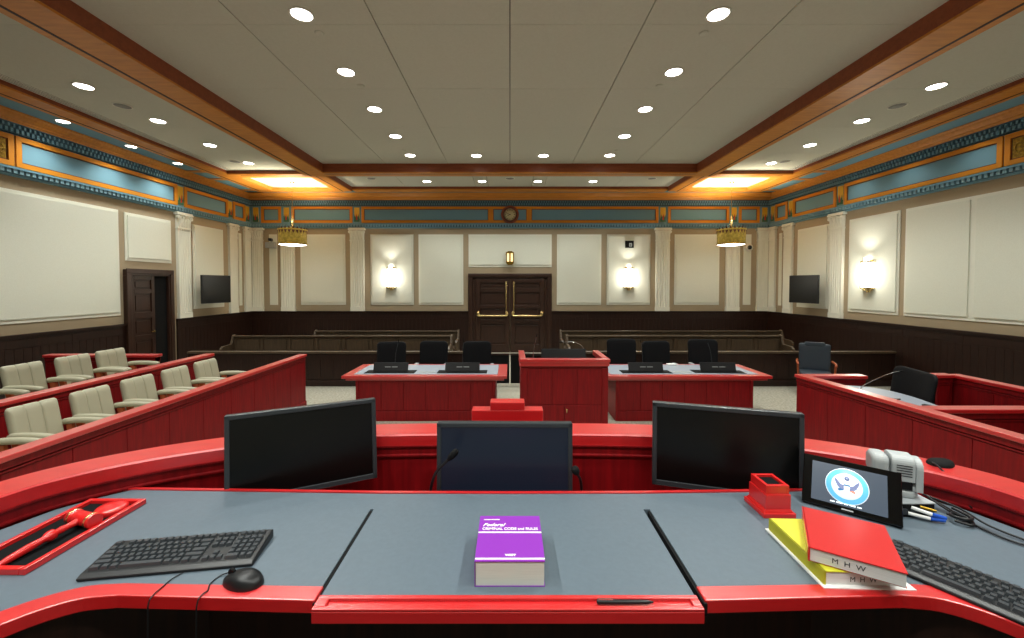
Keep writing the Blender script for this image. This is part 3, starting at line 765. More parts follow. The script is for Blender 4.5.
front = [(3.46, 'front row cream leather jury chair at the left frame edge, only its arm showing'), (4.04, 'nearest fully visible cream leather jury chair in the front row'), (4.61, 'cream leather jury chair, second full chair from the left in the front row'),
         (5.19, 'cream leather jury chair in the middle of the visible front row'), (5.78, 'cream leather jury chair, second from the far end of the front row'), (6.36, 'cream leather jury chair at the far end of the front row')]
back = [(4.42, 'back row cream leather jury chair at the left frame edge, only its arm showing'), (5.04, 'nearest fully visible cream leather jury chair in the back row'), (5.62, 'cream leather jury chair in the middle of the back row'), (6.16, 'cream leather jury chair in the back row nearest the red end wall')]
first = True
for row, X, z in ((front, -4.52, .2), (back, -5.8, .4)):
    for i, (y, l) in enumerate(row):
        r = PI/2-.03+random.uniform(-.03, .03)
        if first: jc = jury_chair(l); jc.location = (X, y, z); jc.rotation_euler = (0, 0, r); first = False
        else: dup(jc, (X, y, z), (0, 0, r), l)

def task_chair(label):
    o = thing('counsel_chair', label, 'chair', group='black office chairs behind the counsel tables')
    T = Matrix.Translation((0, .24, .82)) @ Matrix.Rotation(-.12, 4, 'X')
    MB(T).pad(.57, .62, .09, .06, curve=.03, tp=1.04).build('backrest', 'blkleather', o)
    T = Matrix.Translation((0, 0, .46)) @ Matrix.Rotation(-PI/2, 4, 'X')
    MB(T).pad(.5, .5, .08, .08).build('seat', 'blkleather', o)
    for s in (-1, 1):
        MB(Matrix.Translation((s*.3, -.05, .69)) @ Matrix.Rotation(-PI/2, 4, 'X')).pad(.07, .26, .03, .03).build('armrest', 'alu', o)
        mb = MB(); mb.tube([(s*.2, 0, .42), (s*.29, 0, .44), (s*.3, -.02, .55), (s*.3, -.03, .68)], .014); mb.build('arm_post', 'blk', o)
    mb = MB(); mb.tube([(0, .1, .42), (0, .3, .44), (0, .3, .7)], .02); mb.build('back_post', 'blk', o)
    star_base(o, .43)
    return o
tc = task_chair('black office chair behind the left counsel table, leftmost of three')
tc.location = (-2.42, 8.2, 0); tc.rotation_euler = (0, 0, .1)
for x, y, z, r, l in ((-1.60, 8.3, 0, -.05, 'black office chair behind the left counsel table, middle of three'), (-.66, 8.25, 0, .08, 'black office chair behind the left counsel table, nearest the lectern'),
                   (2.25, 8.15, .06, -.15, 'black office chair behind the right counsel table, nearest the lectern'), (3.07, 8.3, -.0, .1, 'black office chair behind the right counsel table, middle and lowest of three'), (3.93, 8.15, .05, -.1, 'black office chair behind the right counsel table, rightmost of three')):
    q = dup(tc, (x, y, 0), (0, 0, r), l); q.scale = (1, 1, 1+z)
# witness chair
w = dup(tc, (5.0, 5.34, .15), (0, 0, -1.80), 'large black chair standing inside the witness stand'); w.name = 'witness_chair'; del w['group']; w.scale = (1.25, 1.05, .93)
# guest chair
o = thing('guest_chair', 'dark blue leather armchair with wooden arms standing alone beside the right bar rail', 'chair', (6.44, 8.6, 0), (0, 0, -.55)); o.scale = (.92, .92, .96)
T = Matrix.Translation((0, .25, .77)) @ Matrix.Rotation(-.1, 4, 'X')
MB(T).pad(.6, .62, .04, .08, tp=1.0).build('backrest', 'navy', o)
MB(Matrix.Translation((0, .268, 1.07)) @ Matrix.Rotation(-.1, 4, 'X')).pad(.40, .09, .044, .068).build('crest_rail', 'navy', o)
MB(Matrix.Translation((0, -.02, .45)) @ Matrix.Rotation(-PI/2, 4, 'X')).pad(.6, .54, .05, .1).build('seat', 'navy', o)
for s in (-1, 1):
    MB().tube(catmull([(s*.33, .24, .7), (s*.35, .0, .7), (s*.35, -.2, .69), (s*.34, -.24, .66)], 4), .024, 10).build('armrest', 'chairwood', o)
    MB().tube([(s*.33, -.16, .42), (s*.345, -.18, .68)], .02, 8).build('arm_post', 'chairwood', o)
    MB().tube([(s*.27, -.24, .42), (s*.29, -.25, .05)], .022, 8).build('leg', 'chairwood', o); MB().tube([(s*.27, .24, .42), (s*.29, .3, .05)], .022, 8).build('leg', 'chairwood', o)
    for y in (-.25, .3): MB().cyl((s*.29-.012, y, .028), .028, .024, 12, 'X').build('caster', 'chrome', o)

# ------------------------------------------------------------------ counsel tables
def ctable(x0, x1, label, bx0, bx1):
    cx = (x0+x1)/2; o = thing('counsel_table', label, 'table', (cx, 7.32, 0), group='red counsel tables')
    a, b = x0-cx, x1-cx; y0, y1 = -.51, .52
    mb = MB(); e = .12
    mb.box(a, b, y0, y0+e, .73, .78); mb.box(a, b, y1-.07, y1, .73, .78); mb.box(a, a+.16, y0+e, y1-.07, .73, .78); mb.box(b-.16, b, y0+e, y1-.07, .73, .78)
    mb.box(a+.16, b-.16, y0+e, y1-.07, .73, .76); mb.box(a+.05, b-.05, y0+.05, y1-.05, .69, .73)
    mb.build('table_top', 'redlit', o, bev=.006)
    MB().box(a+.161, b-.161, y0+e+.001, y1-.071, .76, .782).build('leather_inlay', 'tblgrey', o)
    mb = MB(); c, d_ = bx0-cx, bx1-cx; f0, f1 = -.46, .2
    mb.box(c+.02, d_-.02, f0+.02, f1, 0, .69); 
    for q in (c, d_-.05): mb.box(q, q+.05, f0, f1, 0, .69)
    n = round((d_-c-.1)/.4); w = (d_-c-.1)/n
    for i in range(n): mb.box(c+.05+i*w+.003, c+.05+(i+1)*w-.003, f0+.008, f0+.02, .18, .685)
    mb.box(c+.05, d_-.05, f0+.002, f0+.02, 0, .17)
    mb.build('pedestal', 'red', o, bev=.004)
    return o
ctable(-2.82, -.05, 'red counsel table with grey inlay, left of the lectern', -2.6, -.24)
ctable(1.55, 4.39, 'red counsel table with grey inlay, right of the lectern', 1.78, 4.1)
def tmon(x, label):
    o = thing('desk_monitor', label, 'monitor', (x, 7.1, .782), group='low black monitors on the counsel tables')
    MB().box(-.43, .43, -.1, .16, 0, .006).build('recess_plate', 'blkmat', o)
    T = Matrix.Rotation(-.35, 4, 'X')
    MB(T).box(-.3, .3, -.015, .015, .008, .165).build('casing', 'blk', o, bev=.004)
    MB(T).box(-.29, .29, .015, .018, .02, .155).build('screen', 'screen', o)
    MB(T).box(-.3, .3, -.016, .016, .165, .17).build('top_edge', 'bezel', o)
    mb = MB(T); mb.box(-.1, .0, -.0175, -.015, .085, .095); mb.box(.02, .12, -.0175, -.015, .085, .095); mb.build('maker_badge', 'ptz', o)
    return o
tm = tmon(-2.08, 'low black monitor at the outer end of the left counsel table')
dup(tm, (-.83, 7.1, .782), None, 'low black monitor at the lectern end of the left counsel table')
dup(tm, (2.37, 7.1, .782), None, 'low black monitor at the lectern end of the right counsel table')
dup(tm, (3.63, 7.1, .782), (0, 0, -.06), 'low black monitor at the outer end of the right counsel table')
for x, lean, l in ((-2.06, .04, 'thin gooseneck microphone at the outer end of the left counsel table'), (-.85, .01, 'thin gooseneck microphone at the lectern end of the left counsel table'),
                   (2.38, -.02, 'thin gooseneck microphone at the lectern end of the right counsel table'), (3.62, -.05, 'thin gooseneck microphone at the outer end of the right counsel table')):
    gooseneck('microphone', l, (x, 7.32, .782), [(0, 0, .15), (lean*.5, .01, .34), (lean*1.3, .03, .49)], .0045, .009, .05, 'thin gooseneck microphones on the counsel tables', mt='bezel')
# small recessed connection plates on the tables
for x, l in ((-1.45, 'left'), (3.0, 'right')):
    o = thing('connection_plate', 'small dull metal cable plate in the middle of the %s counsel table' % l, 'socket plate', (x, 7.1, .782), group='table connection plates')
    MB().box(-.15, .15, -.05, .07, 0, .006).build('plate', 'alu', o, bev=.002)
    MB().box(-.13, .13, -.005, .0, .006, .0075).build('lid_seam', 'blkmat', o)
# papers / small white object on right table far edge
tag(MB().box(-.08, .08, -.05, .05, 0, .03).build('tissue_box', 'whitep', loc=(3.05, 7.72, .782), bev=.005), 'small white box near the back edge of the right counsel table', 'box')

# ------------------------------------------------------------------ lectern
o = thing('lectern', 'tall wide red panelled lectern between the counsel tables', 'lectern', (.79, 5.9, 0))
mb = MB(); h = .63; D = .72
mb.box(-h, h, 0, .03, 0, 1.19); mb.box(-h, -h+.03, .03, D, 0, 1.12); mb.box(h-.03, h, .03, D, 0, 1.12)
mb.box(-h, -h+.09, -.015, 0, 0, 1.1); mb.box(h-.09, h, -.015, 0, 0, 1.1)
for i in range(3):
    w = (2*h-.18)/3; mb.box(-h+.09+i*w+.002, -h+.09+(i+1)*w-.002, -.008, 0, .57, 1.09)
mb.box(-h+.09, -h+.09+.5*(2*h-.18)-.003, -.012, 0, .05, .56); mb.box(.003, h-.09, -.012, 0, .05, .56)
mb.build('body', 'red', o, bev=.004)
mb = MB()
mb.box(-h-.02, h+.02, -.05, .06, 1.19, 1.235); mb.box(-h-.01, h+.01, -.035, .03, 1.13, 1.19)
mb.frustum((-h-.02, -h+.07, .06, D), (-h-.02, -h+.07, .06, D), 1.11, 1.12)
for s in (-1, 1):
    xa, xb = sorted((s*(h+.02), s*(h-.07)))
    mb.add([(xa, .06, 1.16), (xb, .06, 1.16), (xb, D+.05, 1.16), (xa, D+.05, 1.16), (xa, .06, 1.235), (xb, .06, 1.235), (xb, D+.05, 1.235), (xa, D+.05, 1.235)],
           [(0, 3, 2, 1), (4, 5, 6, 7), (0, 1, 5, 4), (1, 2, 6, 5), (2, 3, 7, 6), (3, 0, 4, 7)])
mb.build('top_rim', 'redlit', o, bev=.006)
MB().box(-h+.03, h-.03, .03, D, 1.06, 1.09).build('reading_shelf', 'blkmat', o)
mb = MB(); mb.cyl((-.0+.03, -.012, .50), .010, -.012, 12, 'Y'); mb.box(.026, .034, -.03, -.024, .46, .49); mb.build('key', 'brass', o, label='brass key in the lectern cupboard lock')
o = thing('lectern_monitor', 'wide low black monitor standing inside the lectern rim', 'monitor', (.82, 6.2, 1.09))
MB(Matrix.Rotation(-.3, 4, 'X')).box(-.34, .34, -.02, .02, .0, .235).build('casing', 'blk', o, bev=.006)
MB(Matrix.Rotation(-.3, 4, 'X')).box(-.34, .34, -.021, .021, .23, .24).build('top_edge', 'bezel', o)
MB(Matrix.Rotation(-.3, 4, 'X')).box(-.32, .32, .02, .023, .015, .22).build('screen', 'screen', o)
gooseneck('microphone', 'thin gooseneck microphone at the left end of the lectern', (.37, 6.45, 1.09), [(0, 0, .12), (.03, 0, .3), (.05, -.02, .4)], .005, .01, .05, mt='chrome')
gooseneck('microphone', 'curved chrome gooseneck microphone at the right end of the lectern', (1.2, 6.45, 1.09), [(-.01, 0, .12), (-.07, 0, .25), (-.2, 0, .31), (-.36, 0, .31)], .006, .012, .06, mt='chrome')

# ------------------------------------------------------------------ judge's bench
ZD = 1.51; ZL = 1.61
plat = struct(MB().box(-2.0, 2.0, YF+.05, 1.72, 0, .75).build('trim_92', 'darkcarpet'))
half = [(0, 1.882), (.606, 1.866), (1.0, 1.80), (1.235, 1.705), (1.43, 1.60), (1.585, 1.47), (1.665, 1.32), (1.71, 1.0), (1.72, .3), (1.72, -1.0)]
full = [(-x, y) for x, y in reversed(half[1:])]+half
path = [(p[0], p[1]) for p in catmull([(x, y, 0) for x, y in full], 6)]
# path runs left -> right, left normal points outward (+y)
o = thing('bench_wall', "curved red panelled wall around the judge's bench with a flat ledge on top", 'bench', (0, 0, 0))
mb = MB(); mb.sweep(path, [(0, ZL-.05), (0, ZL-.006), (.006, ZL), (.150, ZL), (.156, ZL-.006), (.156, ZL-.05)])
mb.build('ledge', 'redlit', o)
mb = MB(); mb.sweep(path, [(.006, .7), (.006, 1.506), (-.006, 1.510), (-.006, 1.516), (.003, 1.520), (.003, 1.550), (-.007, 1.554), (-.007, 1.56), (.14, 1.56), (.14, .0), (.10, .0), (.10, .7)])
mb.build('wall_panelling', 'red', o)
# desk
o = thing('judge_desk', 'slate grey desk surface with bright red front edge', 'desk', (0, 0, 0))
backL = [(-.485, 1.531), (-.907, 1.543), (-1.46, 1.56)]
side = [(1.53, 1.50), (1.60, 1.42), (1.645, 1.30), (1.69, 1.0), (1.70, .3), (1.70, -.2)]
inner = [(x, y) for x, y, z in catmull([(1.02, 1.066, 0), (1.12, 1.052, 0), (1.221, .985, 0), (1.31, .86, 0), (1.385, .60, 0), (1.43, .2, 0), (1.44, -.2, 0)], 6)]
outer = [(x, y) for x, y, z in catmull([(1.0, 1.022, 0), (1.09, 1.006, 0), (1.172, .944, 0), (1.255, .82, 0), (1.33, .57, 0), (1.375, .2, 0), (1.385, -.2, 0)], 6)]
for s, nm in ((-1, 'left'), (1, 'right')):
    poly = [(s*.492, 1.054)]+[(s*x, y) for x, y in inner]+[(s*x, y) for x, y in reversed(side)]+[(s*1.46, 1.56), (s*.907, 1.543), (s*.492, 1.531)]
    MB().prism(poly, ZD-.034, ZD).build('leather_surface', 'desk', o)
    band = [(s*.488, 1.005)]+[(s*x, y) for x, y in outer]+[(s*x, y) for x, y in reversed(inner)]+[(s*.488, 1.0545)]
    MB().prism(band, ZD-.034, ZD+.0015).build('front_edge', 'redlit', o, bev=.003)
    MB().prism([(s*.492, 1.0), (s*.484, 1.0), (s*.484, 1.42), (s*.492, 1.42)], ZD-.034, ZD-.004).build('gap', 'blkmat', o)
MB().box(-.492, .492, 1.424, 1.531, ZD-.034, ZD).build('rear_strip', 'desk', o)
mb = MB(); bp = [(-1.5, 1.562), (-.907, 1.545), (-.49, 1.533), (0, 1.529), (.49, 1.533), (.907, 1.545), (1.5, 1.562)]
mb.sweep(bp, [(0, ZD-.06), (0, ZD+.004), (.014, ZD+.004), (.014, ZD-.06)]); mb.build('rear_edge', 'redlit', o)
# centre board
mb = MB(); mb.box(-.478, .468, 1.018, 1.42, ZD-.03, ZD+.003); mb.build('centre_board', 'desk', o)
mb = MB(); mb.box(-.482, .472, .972, 1.018, ZD-.032, ZD-.002); mb.box(-.482, .472, 1.006, 1.018, ZD-.002, ZD+.006); mb.box(-.482, .472, .972, .984, ZD-.002, ZD+.005); mb.box(-.482, -.452, .984, 1.006, ZD-.002, ZD+.005); mb.box(.45, .472, .984, 1.006, ZD-.002, ZD+.005)
mb.build('pen_tray_edge', 'redlit', o, bev=.002)
mb = MB(); mb.sweep([(-1.3, .5), (-1.22, .95), (-.9, 1.2), (.9, 1.2), (1.22, .95), (1.3, .5)], [(0, .75), (0, ZD-.034), (.02, ZD-.034), (.02, .75)]); mb.build('modesty_panel', 'walnut', o)
# monitor shelf in the well behind the desk
MB().box(-1.35, 1.35, 1.56, 1.70, 1.20, 1.23).box(-.9, .9, 1.70, 1.86, 1.20, 1.23).build('rear_shelf', 'red', o)
MB().box(-1.35, 1.35, 1.545, 1.56, .75, ZD-.06).build('back_panel', 'red', o)

# stepped block on the ledge
o = thing('stepped_block', 'bright red stepped wooden block standing on the middle of the bench ledge', 'wooden block', (-.012, 1.965, ZL))
MB().box(-.17, .17, -.035, .035, 0, .095).build('lower_step', 'redlit', o, bev=.003)
MB().box(-.082, .082, -.035, .035, .095, .133).build('upper_step', 'redlit', o, bev=.003)

# monitors
def bmon(label, loc, yaw, tilt, w, h, scr='screen', bez='bezel', foot=1.23):
    o = thing('computer_monitor', label, 'monitor', loc, (0, 0, yaw), group="computer monitors on the judge's bench")
    T = Matrix.Rotation(tilt, 4, 'X'); a, b = w/2, h/2
    mb = MB(T); e = .018
    mb.box(-a, a, -.006, .024, -b, b); 
    mb.box(-a, a, -.014, -.006, b-e, b); mb.box(-a, a, -.014, -.006, -b, -b+e+.006); mb.box(-a, -a+e, -.014, -.006, -b, b); mb.box(a-e, a, -.014, -.006, -b, b)
    mb.build('bezel', bez, o, bev=.003)
    MB(T).box(-a+e, a-e, -.0085, -.0055, -b+e+.006, b-e).build('screen', scr, o)
    MB(T).box(-a+.005, a-.005, -.0155, -.0135, -b+.001, -b+.0045).build('bottom_trim', 'chrome', o)
    MB(T).box(-.1, .1, .024, .05, -.1, .1).build('rear_housing', 'blk', o, bev=.006)
    zf = foot-loc[2]
    MB().box(-.035, .035, .05, .075, zf+.01, -.02).build('stand_column', 'blk', o, bev=.004)
    MB().box(-.12, .12, -.02, .12, zf, zf+.012).build('stand_foot', 'blk', o, bev=.004)
    return o
bmon('large black monitor at the left, turned towards the judge', (-.855, 1.700, 1.615), .46, -.09, .565, .35)
bmon('large black monitor at the right, behind the red wooden box', (.883, 1.672, 1.620), -.30, -.045, .56, .352)
bmon('centre monitor with dark blue idle screen behind the purple book', (-.022, 1.668, 1.557), -.01, -.03, .555, .355, 'screenblue')
gooseneck('microphone', 'black gooseneck microphone curving in front of the left side of the centre monitor', (-.318, 1.60, 1.23), [(0, 0, .1), (-.0, 0, .22), (.025, -.02, .33), (.085, -.03, .40)], .0055, .013, .045, 'black gooseneck microphones on the bench')
gooseneck('microphone', 'black gooseneck microphone at the right edge of the centre monitor', (.285, 1.60, 1.23), [(0, 0, .1), (0, 0, .2), (-.008, -.02, .30), (-.03, -.05, .352)], .0055, .015, .03, 'black gooseneck microphones on the bench')

# keyboards
def keyboard(label, loc, yaw, w=.435, d=.142):
    o = thing('keyboard', label, 'keyboard', loc, (0, 0, yaw), group='black computer keyboards')
    mb = MB(); mb.extr([(-d/2, .003), (-d/2+.004, 0), (d/2, 0), (d/2, .024), (d/2-.01, .026), (-d/2+.014, .014), (-d/2, .009)], -w/2, w/2)
    mb.build('case', 'blk', o, bev=.003)
    u = (w-.022)/22.6; rowh = (d-.034)/6.15
    rows = [[1, -.9, 1, 1, 1, 1, -.5, 1, 1, 1, 1, -.5, 1, 1, 1, 1, -.3, 1, 1, 1, -.3, 1, 1, 1, 1],
            [1]*13+[2, -.3, 1, 1, 1, -.3, 1, 1, 1, 1],
            [1.5]+[1]*12+[1.5, -.3, 1, 1, 1, -.3, 1, 1, 1, 1],
            [1.8]+[1]*11+[2.2, -3.6, 1, 1, 1, 1],
            [2.3]+[1]*10+[2.7, -1.3, 1, -1.3, 1, 1, 1, 1],
            [1.5, 1.2, 1.2, 6, 1.2, 1.3, 1.2, 1.4, -.3, 1, 1, 1, -.3, 2, 1, 1]]
    mb = MB(); 
    for r, row in enumerate(rows):
        y = d/2-.012-rowh*(r+.5)-(.004 if r else 0); z = .026-(.012)*((d/2-.01-y)/(d-.024)); x = -w/2+.011
        for q in row:
            if q < 0: x += -q*u; continue
            ww = q*u; g = .0012; hh = rowh/2-.001
            mb.frustum((x+g, x+ww-g, y-hh, y+hh), (x+g+.0025, x+ww-g-.0025, y-hh+.002, y+hh-.001), z-.002, z+.0075)
            x += ww
    mb.build('keys', 'key', o)
    return o
kb = keyboard('black keyboard lying on the left of the desk beside the mouse', (-.948, 1.168, ZD), .142)
dup(kb, (1.222, 1.0, ZD+.0), (0, 0, -.975), 'black keyboard at the right frame edge beside the red book')
tag(MB().tube(catmull([(-.885, 1.125, ZD+.003), (-.905, 1.08, ZD+.003), (-.905, 1.045, ZD+.004), (-.905, 1.022, ZD+.004), (-.905, 1.006, ZD-.006), (-.905, 1.002, ZD-.06), (-.91, 1.0, ZD-.35)], 8), .0016, 6).build('keyboard_cable', 'blk'), 'thin black cable running from the left keyboard over the red desk edge', 'cable')
# mouse
o = thing('computer_mouse', 'black computer mouse on the left of the desk near the red edge', 'mouse', (-.708, 1.066, ZD), (0, 0, 1.35))
def mouse_shell():
    mb = MB(); vs = []; fs = []; nu, nv = 20, 10
    for j in range(nv+1):
        for i in range(nu):
            a = 2*PI*i/nu; t = j/nv*PI/2
            ex = math.cos(t)**.55
            x = .033*math.cos(a)*ex*(1-.1*math.sin(a)); y = .058*math.sin(a)*ex; z = .031*math.sin(t)**.85*(1-.28*(y/.058)*(y/.058)-.14*(y/.058))
            vs.append((x, y, max(z, 0)))
    for j in range(nv):
        for i in range(nu): fs.append((j*nu+i, j*nu+(i+1) % nu, (j+1)*nu+(i+1) % nu, (j+1)*nu+i))
    mb.add(vs, fs, 0, True); return mb
mouse_shell().build('shell', 'blk', o)
MB().cyl((-.004, .034, .026), .009, .008, 12, 'X').build('scroll_wheel', 'blkmat', o)
IV = Matrix.Rotation(-1.35, 4, 'Z') @ Matrix.Translation((.708, -1.066, -ZD))
MB(IV).tube(catmull([(-.762, 1.096, ZD+.008), (-.785, 1.09, ZD+.003), (-.79, 1.06, ZD+.003), (-.778, 1.035, ZD+.004), (-.782, 1.02, ZD+.004), (-.783, 1.006, ZD-.006), (-.784, 1.002, ZD-.06), (-.79, 1.0, ZD-.35)], 6), .0018, 6).build('cord', 'blk', o)

# purple book
o = thing('law_book', 'thick purple paperback law book with white stripes in the middle of the desk', 'book', (.000, 1.154, ZD+.003))
hw, hd, th = .0915, .105, .067
MB().box(-hw+.002, hw-.002, -hd+.002, hd-.002, .002, th-.0015).build('page_block', 'paper', o)
mb = MB(); mb.box(-hw, hw, -hd, hd, th-.0015, th+.0005); mb.box(-hw, hw, -hd, hd, 0, .002); mb.box(-hw-.001, -hw+.001, -hd, hd, 0, th); mb.build('cover', 'purple', o)
for y in (.020, -.095): MB().box(-hw, hw, y-.0030, y+.0030, th+.0005, th+.001).build('white_stripe', 'whitep', o)
text('lettering', 'Federal', .0215, 'whitep', o, (-hw+.010, .0500, th+.001), shear=.4, bold=.0003)
text('lettering', 'CRIMINAL CODE and RULES', .0162, 'whitep', o, (-hw+.010, .0315, th+.001), bold=.0003, sx=.82)
text('lettering', 'WEST', .010, 'whitep', o, (-.013, -.084, th+.001), bold=.0006, sx=1.1)
MB().box(-hw+.012, -hw+.06, .083, .0865, th+.0005, th+.001).build('fine_print_line', 'whitep', o)

# yellow and red books
o = thing('yellow_book', 'thick yellow paperback with wide white back sheet under the red book', 'book', (.945, 1.165, ZD), (0, 0, -.035))
MB().box(-.125, .108, -.125, .135, 0, .004).build('white_back_sheet', 'whitep', o)
MB().box(-.112, .084, -.112, .128, .004, .0375).build('page_block', 'paperw', o)
MB().box(-.115, .086, -.114, .130, .0375, .040).build('cover', 'yelbook', o)
MB().box(-.117, -.112, -.114, .130, .004, .040).build('spine', 'yelspine', o)
text('lettering', 'M  H  W', .019, 'ink', o, (-.050, -.1122, .012), (PI/2, 0, 0), .0003)
rb = thing('red_book', 'thick glossy red paperback lying askew on the yellow book', 'book', (.957, 1.140, ZD+.042), (.0, 0, -.56))
MB().box(-.096, .096, -.116, .118, .002, .037).build('page_block', 'paperw', rb)
MB().box(-.098, .098, -.119, .120, .037, .0395).build('cover', 'redbook', rb); MB().box(-.098, .098, -.115, .120, 0, .002).build('back_cover', 'redbook', rb)
MB().box(-.101, -.0965, -.118, .120, 0, .0395).build('spine', 'redbook', rb)
text('lettering', 'M  H  W', .019, 'ink', rb, (-.050, -.1163, .012), (PI/2, 0, 0), .0003)

# red wooden box
o = thing('pen_box', 'small open red wooden box with stepped base on the right of the desk', 'box', (.914, 1.426, ZD), (0, 0, .0), )
mb = MB(); mb.box(-.055, .055, -.060, .060, 0, .016); mb.frustum((-.050, .050, -.055, .055), (-.044, .044, -.051, .051), .016, .026)
mb.box(-.043, .043, -.050, .050, .026, .076); mb.build('body', 'gavel', o, bev=.002)
mb = MB(); zt = .106
for a in ((-.039, -.028, -.046, .046), (.028, .039, -.046, .046), (-.028, .028, -.046, -.034), (-.028, .028, .034, .046)): mb.box(*a, .076, zt)
mb.build('rim', 'gavel', o, bev=.001)
MB().box(-.028, .028, -.034, .034, .076, .098).build('inner_lining', 'felt', o)

# pen
o = thing('ballpoint_pen', 'slim dark pen lying in the groove of the front edge', 'pen', (.285, .994, ZD+.006), (0, 0, -.01))
MB().tube([(-.07, 0, 0), (-.068, 0, 0), (.055, 0, 0), (.07, 0, 0)], [.003, .0055, .005, .0015], 10).build('barrel', 'blk', o)
MB().box(-.066, -.03, -.0015, .0015, .005, .0075).build('clip', 'chrome', o)

# gavel set
o = thing('gavel_tray', 'low red framed tray lined with black felt at the left of the desk', 'tray', (-1.420, 1.280, ZD), (0, 0, -.01))
a, b = .102, .185
mb = MB(); mb.box(-a, -a+.016, -b, b, 0, .018); mb.box(a-.016, a, -b, b, 0, .018); mb.box(-a+.016, a-.016, -b, -b+.016, 0, .018); mb.box(-a+.016, a-.016, b-.016, b, 0, .018); mb.build('frame', 'gavel', o, bev=.002)
MB().box(-a+.016, a-.016, -b+.016, b-.016, 0, .006).build('felt_lining', 'felt', o)
o = thing('sounding_block', 'round red sounding block at the far end of the gavel tray', 'sounding block', (-1.380, 1.400, ZD+.006))
MB().lathe([(.043, 0), (.045, .004), (.045, .014), (.040, .019), (.03, .021), (.001, .021)], 32).build('disc', 'gavel', o)
o = thing('gavel', 'red wooden gavel with gold bands lying in the tray', 'gavel', (-1.388, 1.315, ZD+.006+.0240), (0, 0, -.06))
TH = Matrix.Rotation(-.22, 4, 'Z') @ Matrix.Rotation(PI/2, 4, 'Y')
MB(TH).lathe([(.021, -.054), (.0235, -.052), (.0235, -.036), (.021, -.033), (.0195, -.028), (.0215, -.022), (.0215, .022), (.0195, .028), (.021, .033), (.0235, .036), (.0235, .052), (.021, .054)], 32, caps=True).build('head', 'gavel', o)
for q in (-.041, .041): MB(TH).lathe([(.0236, q-.0035), (.0243, q-.003), (.0243, q+.003), (.0236, q+.0035)], 28, caps=False).build('gold_band', 'brass', o)
Q = [(0, -.02, 0), (0, -.045, -.001), (.0, -.06, -.001), (0, -.075, -.002), (0, -.080, -.002), (0, -.09, -.003), (0, -.097, -.003), (0, -.105, -.004), (0, -.14, -.007), (0, -.185, -.012), (0, -.205, -.014), (0, -.21, -.0145)]
RR = [.011, .009, .011, .009, .016, .0165, .014, .009, .0115, .010, .007, .003]
MB(Matrix.Rotation(-.06, 4, 'Z')).tube(Q, RR, 16).build('handle', 'gavel', o)

# tablet with seal
o = thing('touch_tablet', 'small gloss black touch panel showing a round blue seal, tilted back on the desk', 'tablet', (1.163, 1.384, ZD), (0, 0, -.68))
TT = Matrix.Rotation(-.55, 4, 'X'); w2 = .134; hh = .178
MB(TT).box(-w2, w2, -.006, .012, 0.006, hh).build('casing', 'blkgloss', o, bev=.003)
sc = MB(TT).box(-w2+.027, w2-.036, -.0072, -.006, .024, hh-.020).build('display', 'tab_screen', o)
cxs, czs = -.008, .092
def disc(r, y, mi_name, nm, cx=cxs, cz=czs, rx=1, seg=36):
    return MB(TT @ Matrix.Translation((cx, y, cz)) @ Matrix.Rotation(PI/2, 4, 'X')).lathe([(.001, .0004), (r, .0004), (r, 0)], seg, caps=False, xf=Matrix.Diagonal((rx, 1, 1, 1))).build(nm, mi_name, sc)
disc(.060, -.0073, 'seallight', 'seal_rim'); disc(.058, -.0076, 'sealblue', 'seal_ring'); disc(.043, -.0079, 'seallight', 'seal_field')
disc(.0075, -.0082, 'sealslate', 'star_cluster', cz=czs+.026)
for s in (-1, 1):
    mb = MB(TT @ Matrix.Translation((cxs, -.0084, czs-.002)))
    mb.add([(s*.005, 0, .004), (s*.007, 0, -.010), (s*.016, 0, -.012), (s*.026, 0, -.002), (s*.033, 0, .014), (s*.034, 0, .026), (s*.025, 0, .017), (s*.016, 0, .006)], [(0, 1, 2, 7), (7, 2, 3, 6), (6, 3, 4, 5)], 0); mb.build('eagle_wing', 'sealslate', sc)
mb = MB(TT @ Matrix.Translation((cxs, -.0086, czs-.002))); mb.add([(-.008, 0, .006), (.008, 0, .006), (.008, 0, -.006), (0, 0, -.016), (-.008, 0, -.006)], [(0, 1, 2, 3, 4)], 0); mb.build('shield', 'seallight', sc)
mb = MB(TT @ Matrix.Translation((cxs, -.0088, czs+.002))); mb.box(-.0085, .0085, 0, .0002, -.001, .004); mb.build('shield_chief', 'sealdk', sc)
mb = MB(TT @ Matrix.Translation((cxs, -.0087, czs-.012))); mb.add([(-.006, 0, -.002), (-.022, 0, -.008), (-.025, 0, -.001), (-.018, 0, .002)], [(0, 1, 2, 3)], 0); mb.build('olive_branch', 'sealdk', sc)
mb = MB(TT @ Matrix.Translation((cxs, -.0087, czs-.012))); mb.add([(.006, 0, -.002), (.022, 0, -.008), (.024, 0, -.001), (.016, 0, .002)], [(0, 1, 2, 3)], 0); mb.build('arrows', 'sealred', sc)
mb = MB(TT @ Matrix.Translation((cxs, -.0087, czs-.014))); mb.add([(-.005, 0, 0), (.005, 0, 0), (.004, 0, -.013), (-.004, 0, -.013)], [(0, 1, 2, 3)], 0); mb.build('eagle_tail', 'seallight', sc)
mb = MB(TT @ Matrix.Translation((cxs, -.0088, .030)))
x = -.045
for q in (.013, .017, .011, .016, .012): mb.box(x, x+q, 0, .0002, 0, .0042); x += q+.004
mb.build('caption_lettering', 'seallight', sc)
MB(TT).box(-.022, .010, -.0068, -.006, .0125, .0165).build('maker_badge', 'ptz', o)
